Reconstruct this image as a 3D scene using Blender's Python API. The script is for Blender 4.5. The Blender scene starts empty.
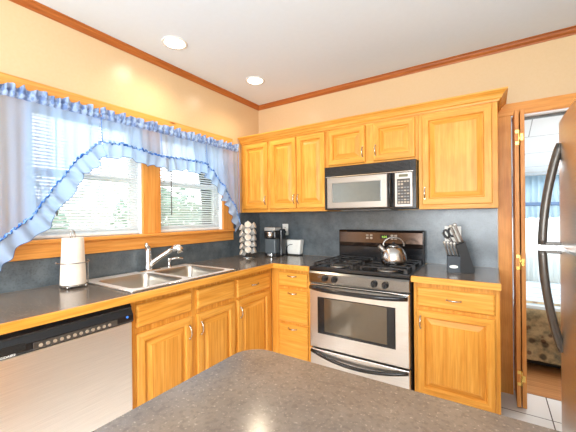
import bpy, bmesh, math, random
from mathutils import Vector, Matrix, Euler
random.seed(7)
C = bpy.context.scene.collection
PI = math.pi
R = math.radians

# ------------------------------------------------------------------ camera
cam_d = bpy.data.cameras.new('camera'); cam = bpy.data.objects.new('camera', cam_d); C.objects.link(cam)
cam_d.sensor_width = 36.0; cam_d.lens = 314.98 / 576 * 36.0; cam_d.clip_start = 0.02
yaw, roll, pit = R(32.938), R(-0.549), R(0.011)
Fv = Vector((-math.sin(yaw) * math.cos(pit), math.cos(yaw) * math.cos(pit), math.sin(pit)))
Rv = Vector((math.cos(yaw), math.sin(yaw), 0)); Uv = Rv.cross(Fv)
R2 = Rv * math.cos(roll) + Uv * math.sin(roll); U2 = -Rv * math.sin(roll) + Uv * math.cos(roll)
m = Matrix((R2, U2, -Fv)).transposed().to_4x4(); m.translation = (2.2135, -2.822, 1.3152)
cam.matrix_world = m
S = bpy.context.scene
S.camera = cam
S.view_settings.view_transform = 'Standard'; S.view_settings.look = 'None'
S.view_settings.gamma = 1.0; S.view_settings.use_curve_mapping = False
S.view_settings.exposure = -0.14

# ------------------------------------------------------------------ world and added fill lights
W = bpy.data.worlds.new('overcast_sky'); S.world = W; W.use_nodes = True
W.node_tree.nodes['Background'].inputs['Color'].default_value = (0.93, 0.97, 1.0, 1)
W.node_tree.nodes['Background'].inputs['Strength'].default_value = 5.5

def area(name, loc, target, sx, sy, power, col=(1, 1, 1)):
    d = bpy.data.lights.new(name, 'AREA'); d.shape = 'RECTANGLE'; d.size = sx; d.size_y = sy
    d.energy = power; d.color = col
    o = bpy.data.objects.new(name, d); C.objects.link(o); o.location = loc
    o.rotation_euler = (Vector(target) - Vector(loc)).to_track_quat('-Z', 'Y').to_euler()
    return o
area('rear_fill_light', (2.0, -5.5, 1.5), (2.0, 0, 1.3), 2.2, 1.3, 105, (0.92, 0.97, 1.0))  # added frontal fill from behind the camera, source unseen
area('ceiling_bounce_fill', (2.2, -3.6, 1.7), (2.0, -2.6, 2.55), 2.4, 2.0, 68, (0.74, 0.9, 1.0))  # added fill aimed up so the ceiling bounces light, no fixture
area('porch_fill_light', (2.8, 1.0, 1.75), (2.6, 0.9, 0), 1.2, 0.8, 20, (0.95, 0.98, 1.0))  # added fill under the porch ceiling to brighten the porch

for k_, (lx, ly) in enumerate(((1.0, -3.7), (2.5, -3.7), (1.75, -4.7))):  # unseen spots added to lift floor, counters and lower cabinets, no fixtures
    d_ = bpy.data.lights.new('room_fill_spot', 'SPOT'); d_.energy = 60; d_.color = (1.0, 0.93, 0.84); d_.spot_size = R(165); d_.spot_blend = 0.6; d_.shadow_soft_size = 0.09
    o_ = bpy.data.objects.new('room_fill_spot', d_); C.objects.link(o_); o_.location = (lx, ly, 2.5)

# ------------------------------------------------------------------ materials
def new_mat(name):
    mt = bpy.data.materials.new(name); mt.use_nodes = True
    nt = mt.node_tree; b = nt.nodes['Principled BSDF']
    return mt, nt, b
def lin(r, g, b):
    f = lambda c: (c / 255 / 12.92) if c / 255 <= 0.04045 else ((c / 255 + 0.055) / 1.055) ** 2.4
    return (f(r), f(g), f(b), 1)
def coords(nt, scale=(1, 1, 1)):
    tc = nt.nodes.new('ShaderNodeTexCoord'); mp = nt.nodes.new('ShaderNodeMapping')
    mp.inputs['Scale'].default_value = scale
    nt.links.new(tc.outputs['Object'], mp.inputs['Vector']); return mp.outputs['Vector']
def gcoords(nt, scale=(1, 1, 1)):
    g = nt.nodes.new('ShaderNodeNewGeometry'); mp = nt.nodes.new('ShaderNodeMapping')
    mp.inputs['Scale'].default_value = scale
    nt.links.new(g.outputs['Position'], mp.inputs['Vector']); return mp.outputs['Vector']
def ramp(nt, fac, stops):
    r = nt.nodes.new('ShaderNodeValToRGB'); e = r.color_ramp.elements
    while len(e) < len(stops): e.new(0.5)
    for k, (p, c) in enumerate(stops): e[k].position = p; e[k].color = c
    nt.links.new(fac, r.inputs['Fac']); return r.outputs['Color']
def noise(nt, vec, scale, detail=4, rough=0.5, dist=0):
    n = nt.nodes.new('ShaderNodeTexNoise'); n.inputs['Scale'].default_value = scale
    n.inputs['Detail'].default_value = detail; n.inputs['Roughness'].default_value = rough
    n.inputs['Distortion'].default_value = dist
    nt.links.new(vec, n.inputs['Vector']); return n.outputs['Fac']
def bump(nt, b, h, s, d=0.01):
    bn = nt.nodes.new('ShaderNodeBump'); bn.inputs['Strength'].default_value = s; bn.inputs['Distance'].default_value = d
    nt.links.new(h, bn.inputs['Height']); nt.links.new(bn.outputs['Normal'], b.inputs['Normal'])
def plain(name, col, rough=0.5, metal=0.0, emit=0, coat=0, var=0.04):
    mt, nt, b = new_mat(name)
    v = coords(nt); f = noise(nt, v, 30, 3)
    c = Vector(col[:3]); lo = tuple(c * (1 - var)) + (1,); hi = tuple(min(1, x * (1 + var)) for x in c) + (1,)
    nt.links.new(ramp(nt, f, [(0.3, lo), (0.7, hi)]), b.inputs['Base Color'])
    b.inputs['Roughness'].default_value = rough; b.inputs['Metallic'].default_value = metal
    b.inputs['Coat Weight'].default_value = coat
    if emit:
        b.inputs['Emission Color'].default_value = col; b.inputs['Emission Strength'].default_value = emit
    return mt
def mixmul(nt, a, b_, fac, mode='MULTIPLY'):
    x = nt.nodes.new('ShaderNodeMix'); x.data_type = 'RGBA'; x.blend_type = mode
    if isinstance(fac, float): x.inputs['Factor'].default_value = fac
    else: nt.links.new(fac, x.inputs['Factor'])
    for sock, val in ((x.inputs[6], a), (x.inputs[7], b_)):
        if isinstance(val, tuple): sock.default_value = val
        else: nt.links.new(val, sock)
    return x.outputs[2]
def wood(name, axis, lo, mid, hi, rough=0.42, knots=False, gs=1.0):
    mt, nt, b = new_mat(name)
    s = [38 * gs] * 3; s['xyz'.index(axis)] = 1.6 * gs
    v = gcoords(nt, s)
    f = noise(nt, v, 1.0, 6, 0.62, 0.9)
    col = ramp(nt, f, [(0.28, lo), (0.5, mid), (0.72, hi)])
    s2 = [160] * 3; s2['xyz'.index(axis)] = 6
    f2 = noise(nt, gcoords(nt, s2), 1.0, 2)
    col = mixmul(nt, col, ramp(nt, f2, [(0.42, (0.72, 0.62, 0.5, 1)), (0.56, (1, 1, 1, 1))]), 0.28)
    # cathedral figure
    s3 = [7] * 3; s3['xyz'.index(axis)] = 1.1
    w = nt.nodes.new('ShaderNodeTexWave'); w.wave_type = 'RINGS'; w.inputs['Scale'].default_value = 1.5
    w.inputs['Distortion'].default_value = 5.0; w.inputs['Detail'].default_value = 3; w.inputs['Detail Scale'].default_value = 1.2
    nt.links.new(gcoords(nt, s3), w.inputs['Vector'])
    col = mixmul(nt, col, ramp(nt, w.outputs['Fac'], [(0.1, (0.8, 0.7, 0.58, 1)), (0.5, (1, 1, 1, 1))]), 0.3)
    if knots:
        vo = nt.nodes.new('ShaderNodeTexVoronoi'); vo.inputs['Scale'].default_value = 1.0
        sk = [8] * 3; sk['xyz'.index(axis)] = 2.2
        nt.links.new(gcoords(nt, sk), vo.inputs['Vector'])
        col = mixmul(nt, col, ramp(nt, vo.outputs['Distance'], [(0.05, (0.25, 0.12, 0.06, 1)), (0.10, (1, 1, 1, 1))]), 0.8)
    nt.links.new(col, b.inputs['Base Color'])
    b.inputs['Roughness'].default_value = rough
    b.inputs['Specular IOR Level'].default_value = 0.35
    bump(nt, b, f2, 0.12, 0.003)
    return mt
OL, OM, OH = lin(212, 140, 50), lin(230, 162, 66), lin(242, 184, 94)
OAK = {a: wood('honey_oak_' + a, a, OL, OM, OH) for a in 'xyz'}
PL, PM, PH = lin(222, 142, 62), lin(234, 160, 78), lin(242, 176, 98)
PINE = {a: wood('knotty_pine_' + a, a, PL, PM, PH, knots=True, gs=0.7) for a in 'xyz'}
CROWN = {a: wood('crown_wood_' + a, a, lin(150, 82, 36), lin(176, 100, 46), lin(196, 120, 60)) for a in 'xy'}
DOORW = wood('bifold_wood', 'z', lin(206, 130, 62), lin(222, 148, 76), lin(234, 166, 94))

def brushed(name, col, axis, rough=0.28):
    mt, nt, b = new_mat(name)
    s = [900] * 3; s['xyz'.index(axis)] = 6
    f = noise(nt, gcoords(nt, s), 1.0, 2)
    c = Vector(col[:3])
    nt.links.new(ramp(nt, f, [(0.3, tuple(c * 0.9) + (1,)), (0.7, tuple(c * 1.05) + (1,))]), b.inputs['Base Color'])
    b.inputs['Metallic'].default_value = 1.0; b.inputs['Roughness'].default_value = rough
    bump(nt, b, f, 0.05, 0.001)
    return mt
STEEL_X = brushed('brushed_steel_x', (0.74, 0.71, 0.68), 'x', 0.3)
STEEL_Y = brushed('brushed_steel_y', (0.95, 0.93, 0.9), 'y', 0.34)
FRIDGE = brushed('fridge_steel', (0.84, 0.8, 0.76), 'y', 0.3)
SINKST = brushed('sink_steel', (0.5, 0.47, 0.43), 'y', 0.3)
STEEL_D = brushed('dark_panel_steel', (0.26, 0.245, 0.23), 'x', 0.2)
STEEL_M = brushed('microwave_steel', (0.42, 0.385, 0.35), 'x', 0.45)
RIMST = plain('sink_rim_steel', (0.92, 0.92, 0.92, 1), 0.5, 0.9)
CHROME = plain('chrome', (0.72, 0.72, 0.72, 1), 0.14, 1.0)
WIRE = plain('steel_wire', (0.42, 0.41, 0.4, 1), 0.25, 1.0)
NICKEL = plain('pewter_handle', (0.62, 0.56, 0.47, 1), 0.25, 1.0)
BRASS = plain('brass', lin(232, 196, 110), 0.25, 1.0)
BLACK = plain('black_gloss', (0.012, 0.012, 0.014, 1), 0.16)
BLACKM = plain('black_plastic', (0.012, 0.012, 0.013, 1), 0.45)
IRON = plain('cast_iron', (0.025, 0.025, 0.027, 1), 0.24)
DARK = plain('dark_interior', (0.015, 0.014, 0.013, 1), 0.8)
GREYD = plain('charcoal_handle', lin(92, 88, 84), 0.3, 0.6)
GLASSD = plain('oven_glass', lin(104, 94, 80), 0.1, 0.6, 0, 0.5)
MWGLASS = plain('microwave_window', lin(120, 128, 130), 0.12, 0.35)
WHITE = plain('white_plastic', lin(240, 240, 236), 0.35)
VINYL = plain('white_vinyl', lin(244, 246, 246), 0.4)
PAPER = plain('paper_towel', lin(234, 221, 208), 0.9)
PODM = plain('pod_cup', lin(236, 232, 226), 0.4)
PODL = plain('pod_lid', lin(214, 200, 184), 0.35)
GREY = plain('grey_print', lin(120, 118, 116), 0.5)
BROWNP = plain('keypad_brown', lin(62, 54, 48), 0.4)
TAN = plain('keypad_tan', lin(168, 152, 134), 0.45)
DISP = plain('green_display', lin(150, 200, 60), 0.4, 0, 0.8)
LAMP = plain('lamp_lens', (1, 0.93, 0.8, 1), 0.5, 0, 9)
PAINT, nt_, b_ = new_mat('cream_paint')
f_ = noise(nt_, gcoords(nt_), 60, 3)
nt_.links.new(ramp(nt_, f_, [(0.3, lin(218, 186, 144)), (0.7, lin(220, 189, 148))]), b_.inputs['Base Color'])
b_.inputs['Roughness'].default_value = 0.25; bump(nt_, b_, f_, 0.03, 0.002)
CEIL = plain('white_ceiling_paint', lin(226, 236, 246), 0.75, var=0.008)

def laminate(name, base, hi, lo, rough, sp=1.0):
    mt, nt, b = new_mat(name)
    v = gcoords(nt)
    f = noise(nt, v, 9, 6, 0.6); col = ramp(nt, f, [(0.35, lo), (0.65, base)])
    f2 = noise(nt, v, 150 * sp, 2, 0.6); col = mixmul(nt, col, ramp(nt, f2, [(0.6, (0, 0, 0, 1)), (0.72, hi)]), 0.55, 'ADD')
    f3 = noise(nt, v, 90 * sp, 3); col = mixmul(nt, col, ramp(nt, f3, [(0.34, (0.6, 0.6, 0.6, 1)), (0.5, (1, 1, 1, 1))]), 0.5)
    nt.links.new(col, b.inputs['Base Color']); b.inputs['Roughness'].default_value = rough; b.inputs['Specular IOR Level'].default_value = 0.7
    return mt
COUNTER = laminate('charcoal_laminate', lin(118, 106, 96), lin(134, 122, 108), lin(104, 94, 86), 0.17)
SPLASH = laminate('slate_backsplash', lin(98, 107, 113), lin(44, 50, 55), lin(76, 84, 90), 0.27)

def fabric_sheer(name, col, trans, colmix=0.5, col2=None, sc2=0):
    mt, nt, b = new_mat(name)
    out = nt.nodes['Material Output']
    d = nt.nodes.new('ShaderNodeBsdfDiffuse'); t = nt.nodes.new('ShaderNodeBsdfTranslucent'); tr = nt.nodes.new('ShaderNodeBsdfTransparent')
    f = noise(nt, gcoords(nt, (1, 300, 300)), 1.0, 2)
    c = ramp(nt, f, [(0.3, tuple(x * 0.93 for x in col[:3]) + (1,)), (0.7, col)])
    if col2:
        c = ramp(nt, noise(nt, gcoords(nt, (1, 1, 0.5)), sc2, 2), [(0.44, col2), (0.56, col)])
    nt.links.new(c, d.inputs['Color']); nt.links.new(c, t.inputs['Color'])
    a = nt.nodes.new('ShaderNodeMixShader'); a.inputs[0].default_value = colmix
    nt.links.new(d.outputs[0], a.inputs[1]); nt.links.new(t.outputs[0], a.inputs[2])
    x = nt.nodes.new('ShaderNodeMixShader'); x.inputs[0].default_value = trans
    nt.links.new(a.outputs[0], x.inputs[1]); nt.links.new(tr.outputs[0], x.inputs[2])
    nt.links.new(x.outputs[0], out.inputs['Surface'])
    return mt
SLAT = fabric_sheer('blind_slat', lin(246, 250, 252), 0.0, 0.6)
SHEER = fabric_sheer('sheer_blue', lin(186, 216, 255), 0.17, 0.62)
RUFF = fabric_sheer('ruffle_blue', lin(180, 210, 247), 0.05, 0.45)
HEAD = fabric_sheer('header_blue', lin(176, 200, 236), 0.0, 0.35, lin(128, 154, 204), 45)
SHIRR = fabric_sheer('shirring_blue', lin(150, 190, 244), 0.0, 0.2, lin(58, 112, 196), 70)
SEAM = plain('seam_blue', lin(104, 142, 208), 0.8)
NAVY = plain('hem_navy', lin(52, 84, 140), 0.8)
PBLUE = fabric_sheer('porch_valance_blue', lin(164, 190, 208), 0.05, 0.5)
PSHEER = fabric_sheer('porch_sheer_white', lin(238, 242, 238), 0.2, 0.6)

GLASS, nt_, b_ = new_mat('window_glass')
tr_ = nt_.nodes.new('ShaderNodeBsdfTransparent'); gl_ = nt_.nodes.new('ShaderNodeBsdfGlossy'); gl_.inputs['Roughness'].default_value = 0.02
fr_ = nt_.nodes.new('ShaderNodeFresnel'); mx_ = nt_.nodes.new('ShaderNodeMixShader')
nt_.links.new(fr_.outputs[0], mx_.inputs[0]); nt_.links.new(tr_.outputs[0], mx_.inputs[1]); nt_.links.new(gl_.outputs[0], mx_.inputs[2])
nt_.links.new(mx_.outputs[0], nt_.nodes['Material Output'].inputs['Surface'])

TILE, nt_, b_ = new_mat('pale_floor_tile')
br_ = nt_.nodes.new('ShaderNodeTexBrick'); br_.offset = 0.0
mp_ = nt_.nodes.new('ShaderNodeMapping'); g_ = nt_.nodes.new('ShaderNodeNewGeometry')
mp_.inputs['Location'].default_value = (-2.526 + 0.305 * 20, 0.24 + 0.305 * 40, 0)
nt_.links.new(g_.outputs['Position'], mp_.inputs['Vector']); nt_.links.new(mp_.outputs[0], br_.inputs['Vector'])
br_.inputs['Scale'].default_value = 1.0; br_.inputs['Brick Width'].default_value = 0.305; br_.inputs['Row Height'].default_value = 0.305
br_.inputs['Mortar Size'].default_value = 0.0035
br_.inputs['Color1'].default_value = lin(236, 234, 230); br_.inputs['Color2'].default_value = lin(230, 228, 224); br_.inputs['Mortar'].default_value = lin(92, 84, 78)
nt_.links.new(br_.outputs['Color'], b_.inputs['Base Color']); b_.inputs['Roughness'].default_value = 0.2
PFLOOR = wood('porch_floor_wood', 'x', lin(168, 112, 68), lin(190, 134, 86), lin(206, 154, 106), 0.3)
PCEIL, nt_, b_ = new_mat('porch_ceiling_tile')
br_ = nt_.nodes.new('ShaderNodeTexBrick'); br_.offset = 0.5
nt_.links.new(gcoords(nt_), br_.inputs['Vector']); br_.inputs['Scale'].default_value = 1.0
br_.inputs['Brick Width'].default_value = 0.5; br_.inputs['Row Height'].default_value = 0.4; br_.inputs['Mortar Size'].default_value = 0.004
br_.inputs['Color1'].default_value = lin(238, 242, 244); br_.inputs['Color2'].default_value = lin(232, 237, 240); br_.inputs['Mortar'].default_value = lin(170, 172, 176)
nt_.links.new(br_.outputs['Color'], b_.inputs['Base Color']); b_.inputs['Roughness'].default_value = 0.6
QUILT, nt_, b_ = new_mat('floral_quilt')
v_ = gcoords(nt_)
c_ = ramp(nt_, noise(nt_, v_, 14, 5, 0.6), [(0.3, lin(86, 84, 70)), (0.45, lin(140, 128, 100)), (0.6, lin(178, 158, 122)), (0.75, lin(120, 112, 90))])
vo_ = nt_.nodes.new('ShaderNodeTexVoronoi'); vo_.inputs['Scale'].default_value = 14; nt_.links.new(v_, vo_.inputs['Vector'])
c_ = mixmul(nt_, c_, ramp(nt_, vo_.outputs['Distance'], [(0.2, lin(126, 58, 70)), (0.32, (1, 1, 1, 1))]), 0.7)
vo_ = nt_.nodes.new('ShaderNodeTexVoronoi'); vo_.inputs['Scale'].default_value = 9; nt_.links.new(gcoords(nt_, (1.1, 1.2, 1.05)), vo_.inputs['Vector'])
c_ = mixmul(nt_, c_, ramp(nt_, vo_.outputs['Distance'], [(0.18, lin(70, 72, 92)), (0.3, (1, 1, 1, 1))]), 0.8)
nt_.links.new(c_, b_.inputs['Base Color']); b_.inputs['Roughness'].default_value = 0.9
SHEET, nt_, b_ = new_mat('striped_bed_sheet')
c_ = ramp(nt_, noise(nt_, gcoords(nt_, (2, 26, 2)), 1.0, 2), [(0.4, lin(140, 168, 190)), (0.55, lin(206, 216, 222))])
nt_.links.new(c_, b_.inputs['Base Color']); b_.inputs['Roughness'].default_value = 0.9
LAWN, nt_, b_ = new_mat('lawn_grass')
nt_.links.new(ramp(nt_, noise(nt_, gcoords(nt_), 3, 5), [(0.3, lin(96, 128, 70)), (0.7, lin(140, 166, 100))]), b_.inputs['Base Color']); b_.inputs['Roughness'].default_value = 0.9
LEAF, nt_, b_ = new_mat('shrub_leaf')
nt_.links.new(ramp(nt_, noise(nt_, gcoords(nt_), 6, 4), [(0.3, lin(112, 144, 132)), (0.7, lin(146, 176, 160))]), b_.inputs['Base Color']); b_.inputs['Roughness'].default_value = 0.8
BARK = plain('bark', lin(110, 92, 76), 0.9)
FENCEW = plain('white_fence_paint', lin(232, 236, 234), 0.7)

# ------------------------------------------------------------------ mesh helpers
class MB:
    def __init__(s, mats=None):
        s.bm = bmesh.new(); s.mats = mats
    def _mi(s, faces, mi, smooth=False):
        for f in faces: f.material_index = mi; f.smooth = smooth
    def box(s, x0, x1, y0, y1, z0, z1, bev=0, mi=0, seg=2):
        r = bmesh.ops.create_cube(s.bm, size=1)
        for v in r['verts']:
            v.co = Vector(((x0 + x1) / 2 + v.co.x * (x1 - x0), (y0 + y1) / 2 + v.co.y * (y1 - y0), (z0 + z1) / 2 + v.co.z * (z1 - z0)))
        fs = {f for v in r['verts'] for f in v.link_faces}
        if bev:
            es = {e for f in fs for e in f.edges}
            q = bmesh.ops.bevel(s.bm, geom=list(es), offset=bev, segments=seg, profile=0.5, affect='EDGES', clamp_overlap=True)
            fs = {f for f in fs if f.is_valid} | set(q['faces'])
        s._mi(fs, mi); return s
    def tube(s, pts, r, seg=10, mi=0, cap=True, closed=False, rz=None):
        pts = [Vector(p) for p in pts]; n = len(pts); rings = []
        rad = r if isinstance(r, (list, tuple)) else [r] * n
        up = None
        for i in range(n):
            if closed: t = pts[(i + 1) % n] - pts[i - 1]
            else: t = pts[min(i + 1, n - 1)] - pts[max(i - 1, 0)]
            t.normalize()
            if up is None:
                up = Vector((0, 0, 1)) if abs(t.z) < 0.9 else Vector((1, 0, 0))
            a = t.cross(up)
            if a.length < 1e-5: a = t.cross(Vector((0, 1, 0.1)))
            a.normalize(); b = a.cross(t).normalized(); up = b
            ky = rz if rz else 1.0
            rings.append([s.bm.verts.new(pts[i] + (a * math.cos(2 * PI * k / seg) + b * math.sin(2 * PI * k / seg) * ky) * rad[i]) for k in range(seg)])
        fs = []
        for i in range(n if closed else n - 1):
            A, B = rings[i], rings[(i + 1) % n]
            for k in range(seg): fs.append(s.bm.faces.new((A[k], A[(k + 1) % seg], B[(k + 1) % seg], B[k])))
        s._mi(fs, mi, True)
        if cap and not closed:
            s._mi([s.bm.faces.new(rings[0][::-1]), s.bm.faces.new(rings[-1])], mi)
        return s
    def cyl(s, p0, p1, r0, r1=None, seg=20, mi=0):
        return s.tube([p0, p1], [r0, r0 if r1 is None else r1], seg, mi)
    def lathe(s, prof, cx, cy, seg=28, mi=0, smooth=True):
        rings = []
        for (r, z) in prof:
            rings.append([s.bm.verts.new((cx + r * math.cos(2 * PI * k / seg), cy + r * math.sin(2 * PI * k / seg), z)) for k in range(seg)])
        fs = []
        for i in range(len(rings) - 1):
            for k in range(seg): fs.append(s.bm.faces.new((rings[i][k], rings[i][(k + 1) % seg], rings[i + 1][(k + 1) % seg], rings[i + 1][k])))
        s._mi(fs, mi, smooth)
        s._mi([s.bm.faces.new(rings[0][::-1]), s.bm.faces.new(rings[-1])], mi)
        return s
    def prism(s, poly, axis, a, b, mi=0):
        def P(u, v, w): return {'x': (w, u, v), 'y': (u, w, v), 'z': (u, v, w)}[axis]
        A = [s.bm.verts.new(P(u, v, a)) for u, v in poly]; B = [s.bm.verts.new(P(u, v, b)) for u, v in poly]
        fs = [s.bm.faces.new(A[::-1]), s.bm.faces.new(B)]
        n = len(poly)
        for k in range(n): fs.append(s.bm.faces.new((A[k], A[(k + 1) % n], B[(k + 1) % n], B[k])))
        s._mi(fs, mi); return s
    def sweep(s, prof_at, mi=0, smooth=False):
        # prof_at: list of equal-length closed loops of points
        rings = [[s.bm.verts.new(p) for p in loop] for loop in prof_at]; n = len(rings[0]); fs = []
        for i in range(len(rings) - 1):
            for k in range(n): fs.append(s.bm.faces.new((rings[i][k], rings[i][(k + 1) % n], rings[i + 1][(k + 1) % n], rings[i + 1][k])))
        fs2 = [s.bm.faces.new(rings[0][::-1]), s.bm.faces.new(rings[-1])]
        s._mi(fs, mi, smooth); s._mi(fs2, mi); return s
    def sphere(s, c, r, sc=(1, 1, 1), seg=16, mi=0):
        q = bmesh.ops.create_uvsphere(s.bm, u_segments=seg, v_segments=max(8, seg // 2), radius=r)
        for v in q['verts']: v.co = Vector((c[0] + v.co.x * sc[0], c[1] + v.co.y * sc[1], c[2] + v.co.z * sc[2]))
        s._mi({f for v in q['verts'] for f in v.link_faces}, mi, True); return s
    def grid(s, rows, mi=0, smooth=True):
        vs = [[s.bm.verts.new(p) for p in r] for r in rows]; fs = []
        for i in range(len(vs) - 1):
            for k in range(len(vs[0]) - 1): fs.append(s.bm.faces.new((vs[i][k], vs[i][k + 1], vs[i + 1][k + 1], vs[i + 1][k])))
        s._mi(fs, mi, smooth); return s

WORLD = {}
def wpos(o): return WORLD.get(o.name, Vector((0, 0, 0)))
def obj(name, mb, mat, parent=None, label=None, recalc=True, origin=None):
    bm = mb.bm
    if recalc: bmesh.ops.recalc_face_normals(bm, faces=bm.faces)
    if origin is None:
        if parent is not None: origin = wpos(parent)
        else:
            xs = [v.co for v in bm.verts]
            lo = [min(c[k] for c in xs) for k in range(3)]; hi = [max(c[k] for c in xs) for k in range(3)]
            origin = Vector(((lo[0] + hi[0]) / 2, (lo[1] + hi[1]) / 2, lo[2]))
    origin = Vector(origin)
    for v in bm.verts: v.co -= origin
    me = bpy.data.meshes.new(name); bm.to_mesh(me); bm.free()
    for mt in (mat if isinstance(mat, (list, tuple)) else [mat]): me.materials.append(mt)
    o = bpy.data.objects.new(name, me); C.objects.link(o); WORLD[o.name] = origin
    if parent is not None:
        o.parent = parent; o.location = origin - wpos(parent)
    else: o.location = origin
    if label: o['label'] = label
    return o
def tag(o, label, cat, group=None):
    o['label'] = label; o['category'] = cat
    if group: o['group'] = group
    return o
def thing(name, label, cat, loc, group=None):
    o = bpy.data.objects.new(name, None); o.empty_display_size = 0.05; C.objects.link(o)
    o.location = loc; WORLD[o.name] = Vector(loc)
    return tag(o, label, cat, group)
def struct(name, mb, mat, parent=None):
    o = obj(name, mb, mat, parent)
    if parent is None: o['kind'] = 'structure'
    return o
def text_obj(name, body, size, loc, rot, mat, parent, ext=0.0006, align='CENTER'):
    cu = bpy.data.curves.new(name + '_curve', 'FONT'); cu.body = body; cu.size = size; cu.extrude = ext; cu.align_x = align; cu.align_y = 'CENTER'
    tmp = bpy.data.objects.new(name + '_tmp', cu); C.objects.link(tmp)
    me = bpy.data.meshes.new_from_object(tmp.evaluated_get(bpy.context.evaluated_depsgraph_get()))
    bpy.data.objects.remove(tmp)
    me.materials.clear(); me.materials.append(mat)
    M = Matrix.Translation(Vector(loc) - wpos(parent)) @ Euler(rot).to_matrix().to_4x4()
    me.transform(M)
    o = bpy.data.objects.new(name, me); C.objects.link(o); o.parent = parent; WORLD[o.name] = wpos(parent)
    return o

# facing helpers: (u, v, d) on a back-run face (looking -y) or left-run face (looking +x)
def face_map(side, plane):
    if side == 'back': return lambda u, v, d: (u, plane - d, v)
    return lambda u, v, d: (plane + d, u, v)
def hgrain(side): return OAK['x'] if side == 'back' else OAK['y']
def rings(mb, P, u0, u1, v0, v1, spec, cap=True, base=True):
    loops = []
    for (i, d) in spec:
        loops.append([mb.bm.verts.new(P(u, v, d)) for u, v in ((u0 + i, v0 + i), (u1 - i, v0 + i), (u1 - i, v1 - i), (u0 + i, v1 - i))])
    for a in range(len(loops) - 1):
        for k in range(4):
            f = mb.bm.faces.new((loops[a][k], loops[a][(k + 1) % 4], loops[a + 1][(k + 1) % 4], loops[a + 1][k]))
            f.material_index = 1 if k in (0, 2) else 0
    if cap: mb.bm.faces.new(loops[-1])
    if base: mb.bm.faces.new(loops[0][::-1])
def pull(P, u, v, vert, L=0.078):
    mb = MB(); pts = []
    for k in range(13):
        t = -1 + 2 * k / 12
        d = 0.006 + 0.017 * (1 - abs(t) ** 2.2)
        w = t * L / 2
        pts.append(P(u, v + w, d) if vert else P(u + w, v, d))
    rad = [0.0034 + 0.0018 * math.cos(PI * (k - 6) / 12) for k in range(13)]
    mb.tube(pts, rad, 8)
    for s in (-1, 1):
        w = s * L / 2
        a = P(u, v + w, 0.0) if vert else P(u + w, v, 0.0); b = P(u, v + w, 0.009) if vert else P(u + w, v, 0.009)
        mb.cyl(a, b, 0.0065, 0.005, 10)
    return mb
def door(parent, side, plane, u0, u1, v0, v1, hu=None, hv=None, w=0.052):
    P = face_map(side, plane); H = hgrain(side)
    mb = MB(); rings(mb, P, u0, u1, v0, v1, [(0, 0.0005), (0, 0.015), (0.005, 0.02), (w - 0.008, 0.02), (w - 0.002, 0.010), (w, 0.002)], cap=False)
    d = obj('door', mb, [OAK['z'], H], parent)
    mb = MB(); i = w - 0.001
    rings(mb, P, u0 + i, u1 - i, v0 + i, v1 - i, [(0, 0.001), (0, 0.004), (0.004, 0.004), (0.034, 0.016), (0.036, 0.0185)])
    obj('raised_panel', mb, [OAK['z'], H], d)
    if hu is not None: obj('handle', pull(lambda a, b, c: P(a, b, c + 0.02), hu, hv, True), NICKEL, d, 'bowed pewter pull')
    return d
def drawer(parent, side, plane, u0, u1, v0, v1, handle=True, name='drawer', hv=None):
    P = face_map(side, plane); H = hgrain(side)
    mb = MB(); rings(mb, P, u0, u1, v0, v1, [(0, 0.0005), (0, 0.012), (0.004, 0.0165), (0.010, 0.02)])
    d = obj(name, mb, [H, H], parent)
    if handle: obj('handle', pull(lambda a, b, c: P(a, b, c + 0.02), (u0 + u1) / 2, hv if hv else (v0 + v1) / 2, False), NICKEL, d, 'bowed pewter pull')
    return d

# ================================================================== ROOM SHELL
CZ = 2.555
struct('floor', MB().box(-0.12, 4.2, -5.6, 0.068, -0.05, 0), TILE)
struct('ceiling', MB().box(-0.12, 4.2, -5.6, 0.12, CZ, CZ + 0.1), CEIL)
mb = MB()
mb.box(-0.12, 0, -5.6, 0.12, 0, 1.185); mb.box(-0.12, 0, -5.6, 0.12, 2.0, CZ)
mb.box(-0.12, 0, -5.6, -2.13, 1.185, 2.0); mb.box(-0.12, 0, -1.43, -1.28, 1.185, 2.0); mb.box(-0.12, 0, -0.59, 0.12, 1.185, 2.0)
struct('wall_left', mb, PAINT)
mb = MB()
mb.box(0, 2.334, 0, 0.12, 0, CZ); mb.box(2.334, 3.06, 0, 0.12, 2.03, CZ); mb.box(3.06, 4.2, 0, 0.12, 0, CZ)
struct('wall_back', mb, PAINT)
struct('wall_right', MB().box(3.3, 3.4, -5.6, 0, 0, CZ), PAINT)
mb = MB(); mb.box(0, 3.3, -5.7, -5.6, 0, 0.85); mb.box(0, 3.3, -5.7, -5.6, 2.15, CZ); mb.box(0, 0.9, -5.7, -5.6, 0.85, 2.15); mb.box(3.1, 3.3, -5.7, -5.6, 0.85, 2.15)
struct('wall_front', mb, PAINT)
mb = MB(); mb.box(0.9, 3.1, -5.68, -5.63, 0.85, 0.9); mb.box(0.9, 3.1, -5.68, -5.63, 2.1, 2.15)
for x in (0.9, 1.975, 3.05): mb.box(x, x + 0.05, -5.68, -5.63, 0.9, 2.1)
w4 = struct('window_4', mb, VINYL); obj('pane', MB().box(0.95, 3.05, -5.657, -5.653, 0.9, 2.1), GLASS, w4)

# ceiling crown moulding
prof = [(0, CZ - 0.043), (0.006, CZ - 0.043), (0.010, CZ - 0.034), (0.024, CZ - 0.022), (0.030, CZ - 0.010), (0.040, CZ - 0.007), (0.040, CZ), (0, CZ)]
struct('trim_1', MB().sweep([[(x, -5.6, z) for x, z in prof], [(x, -x, z) for x, z in prof]]), CROWN['y'])
struct('trim_2', MB().sweep([[(x, -x, z) for x, z in prof], [(4.2, -x, z) for x, z in prof]]), CROWN['x'])

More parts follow.
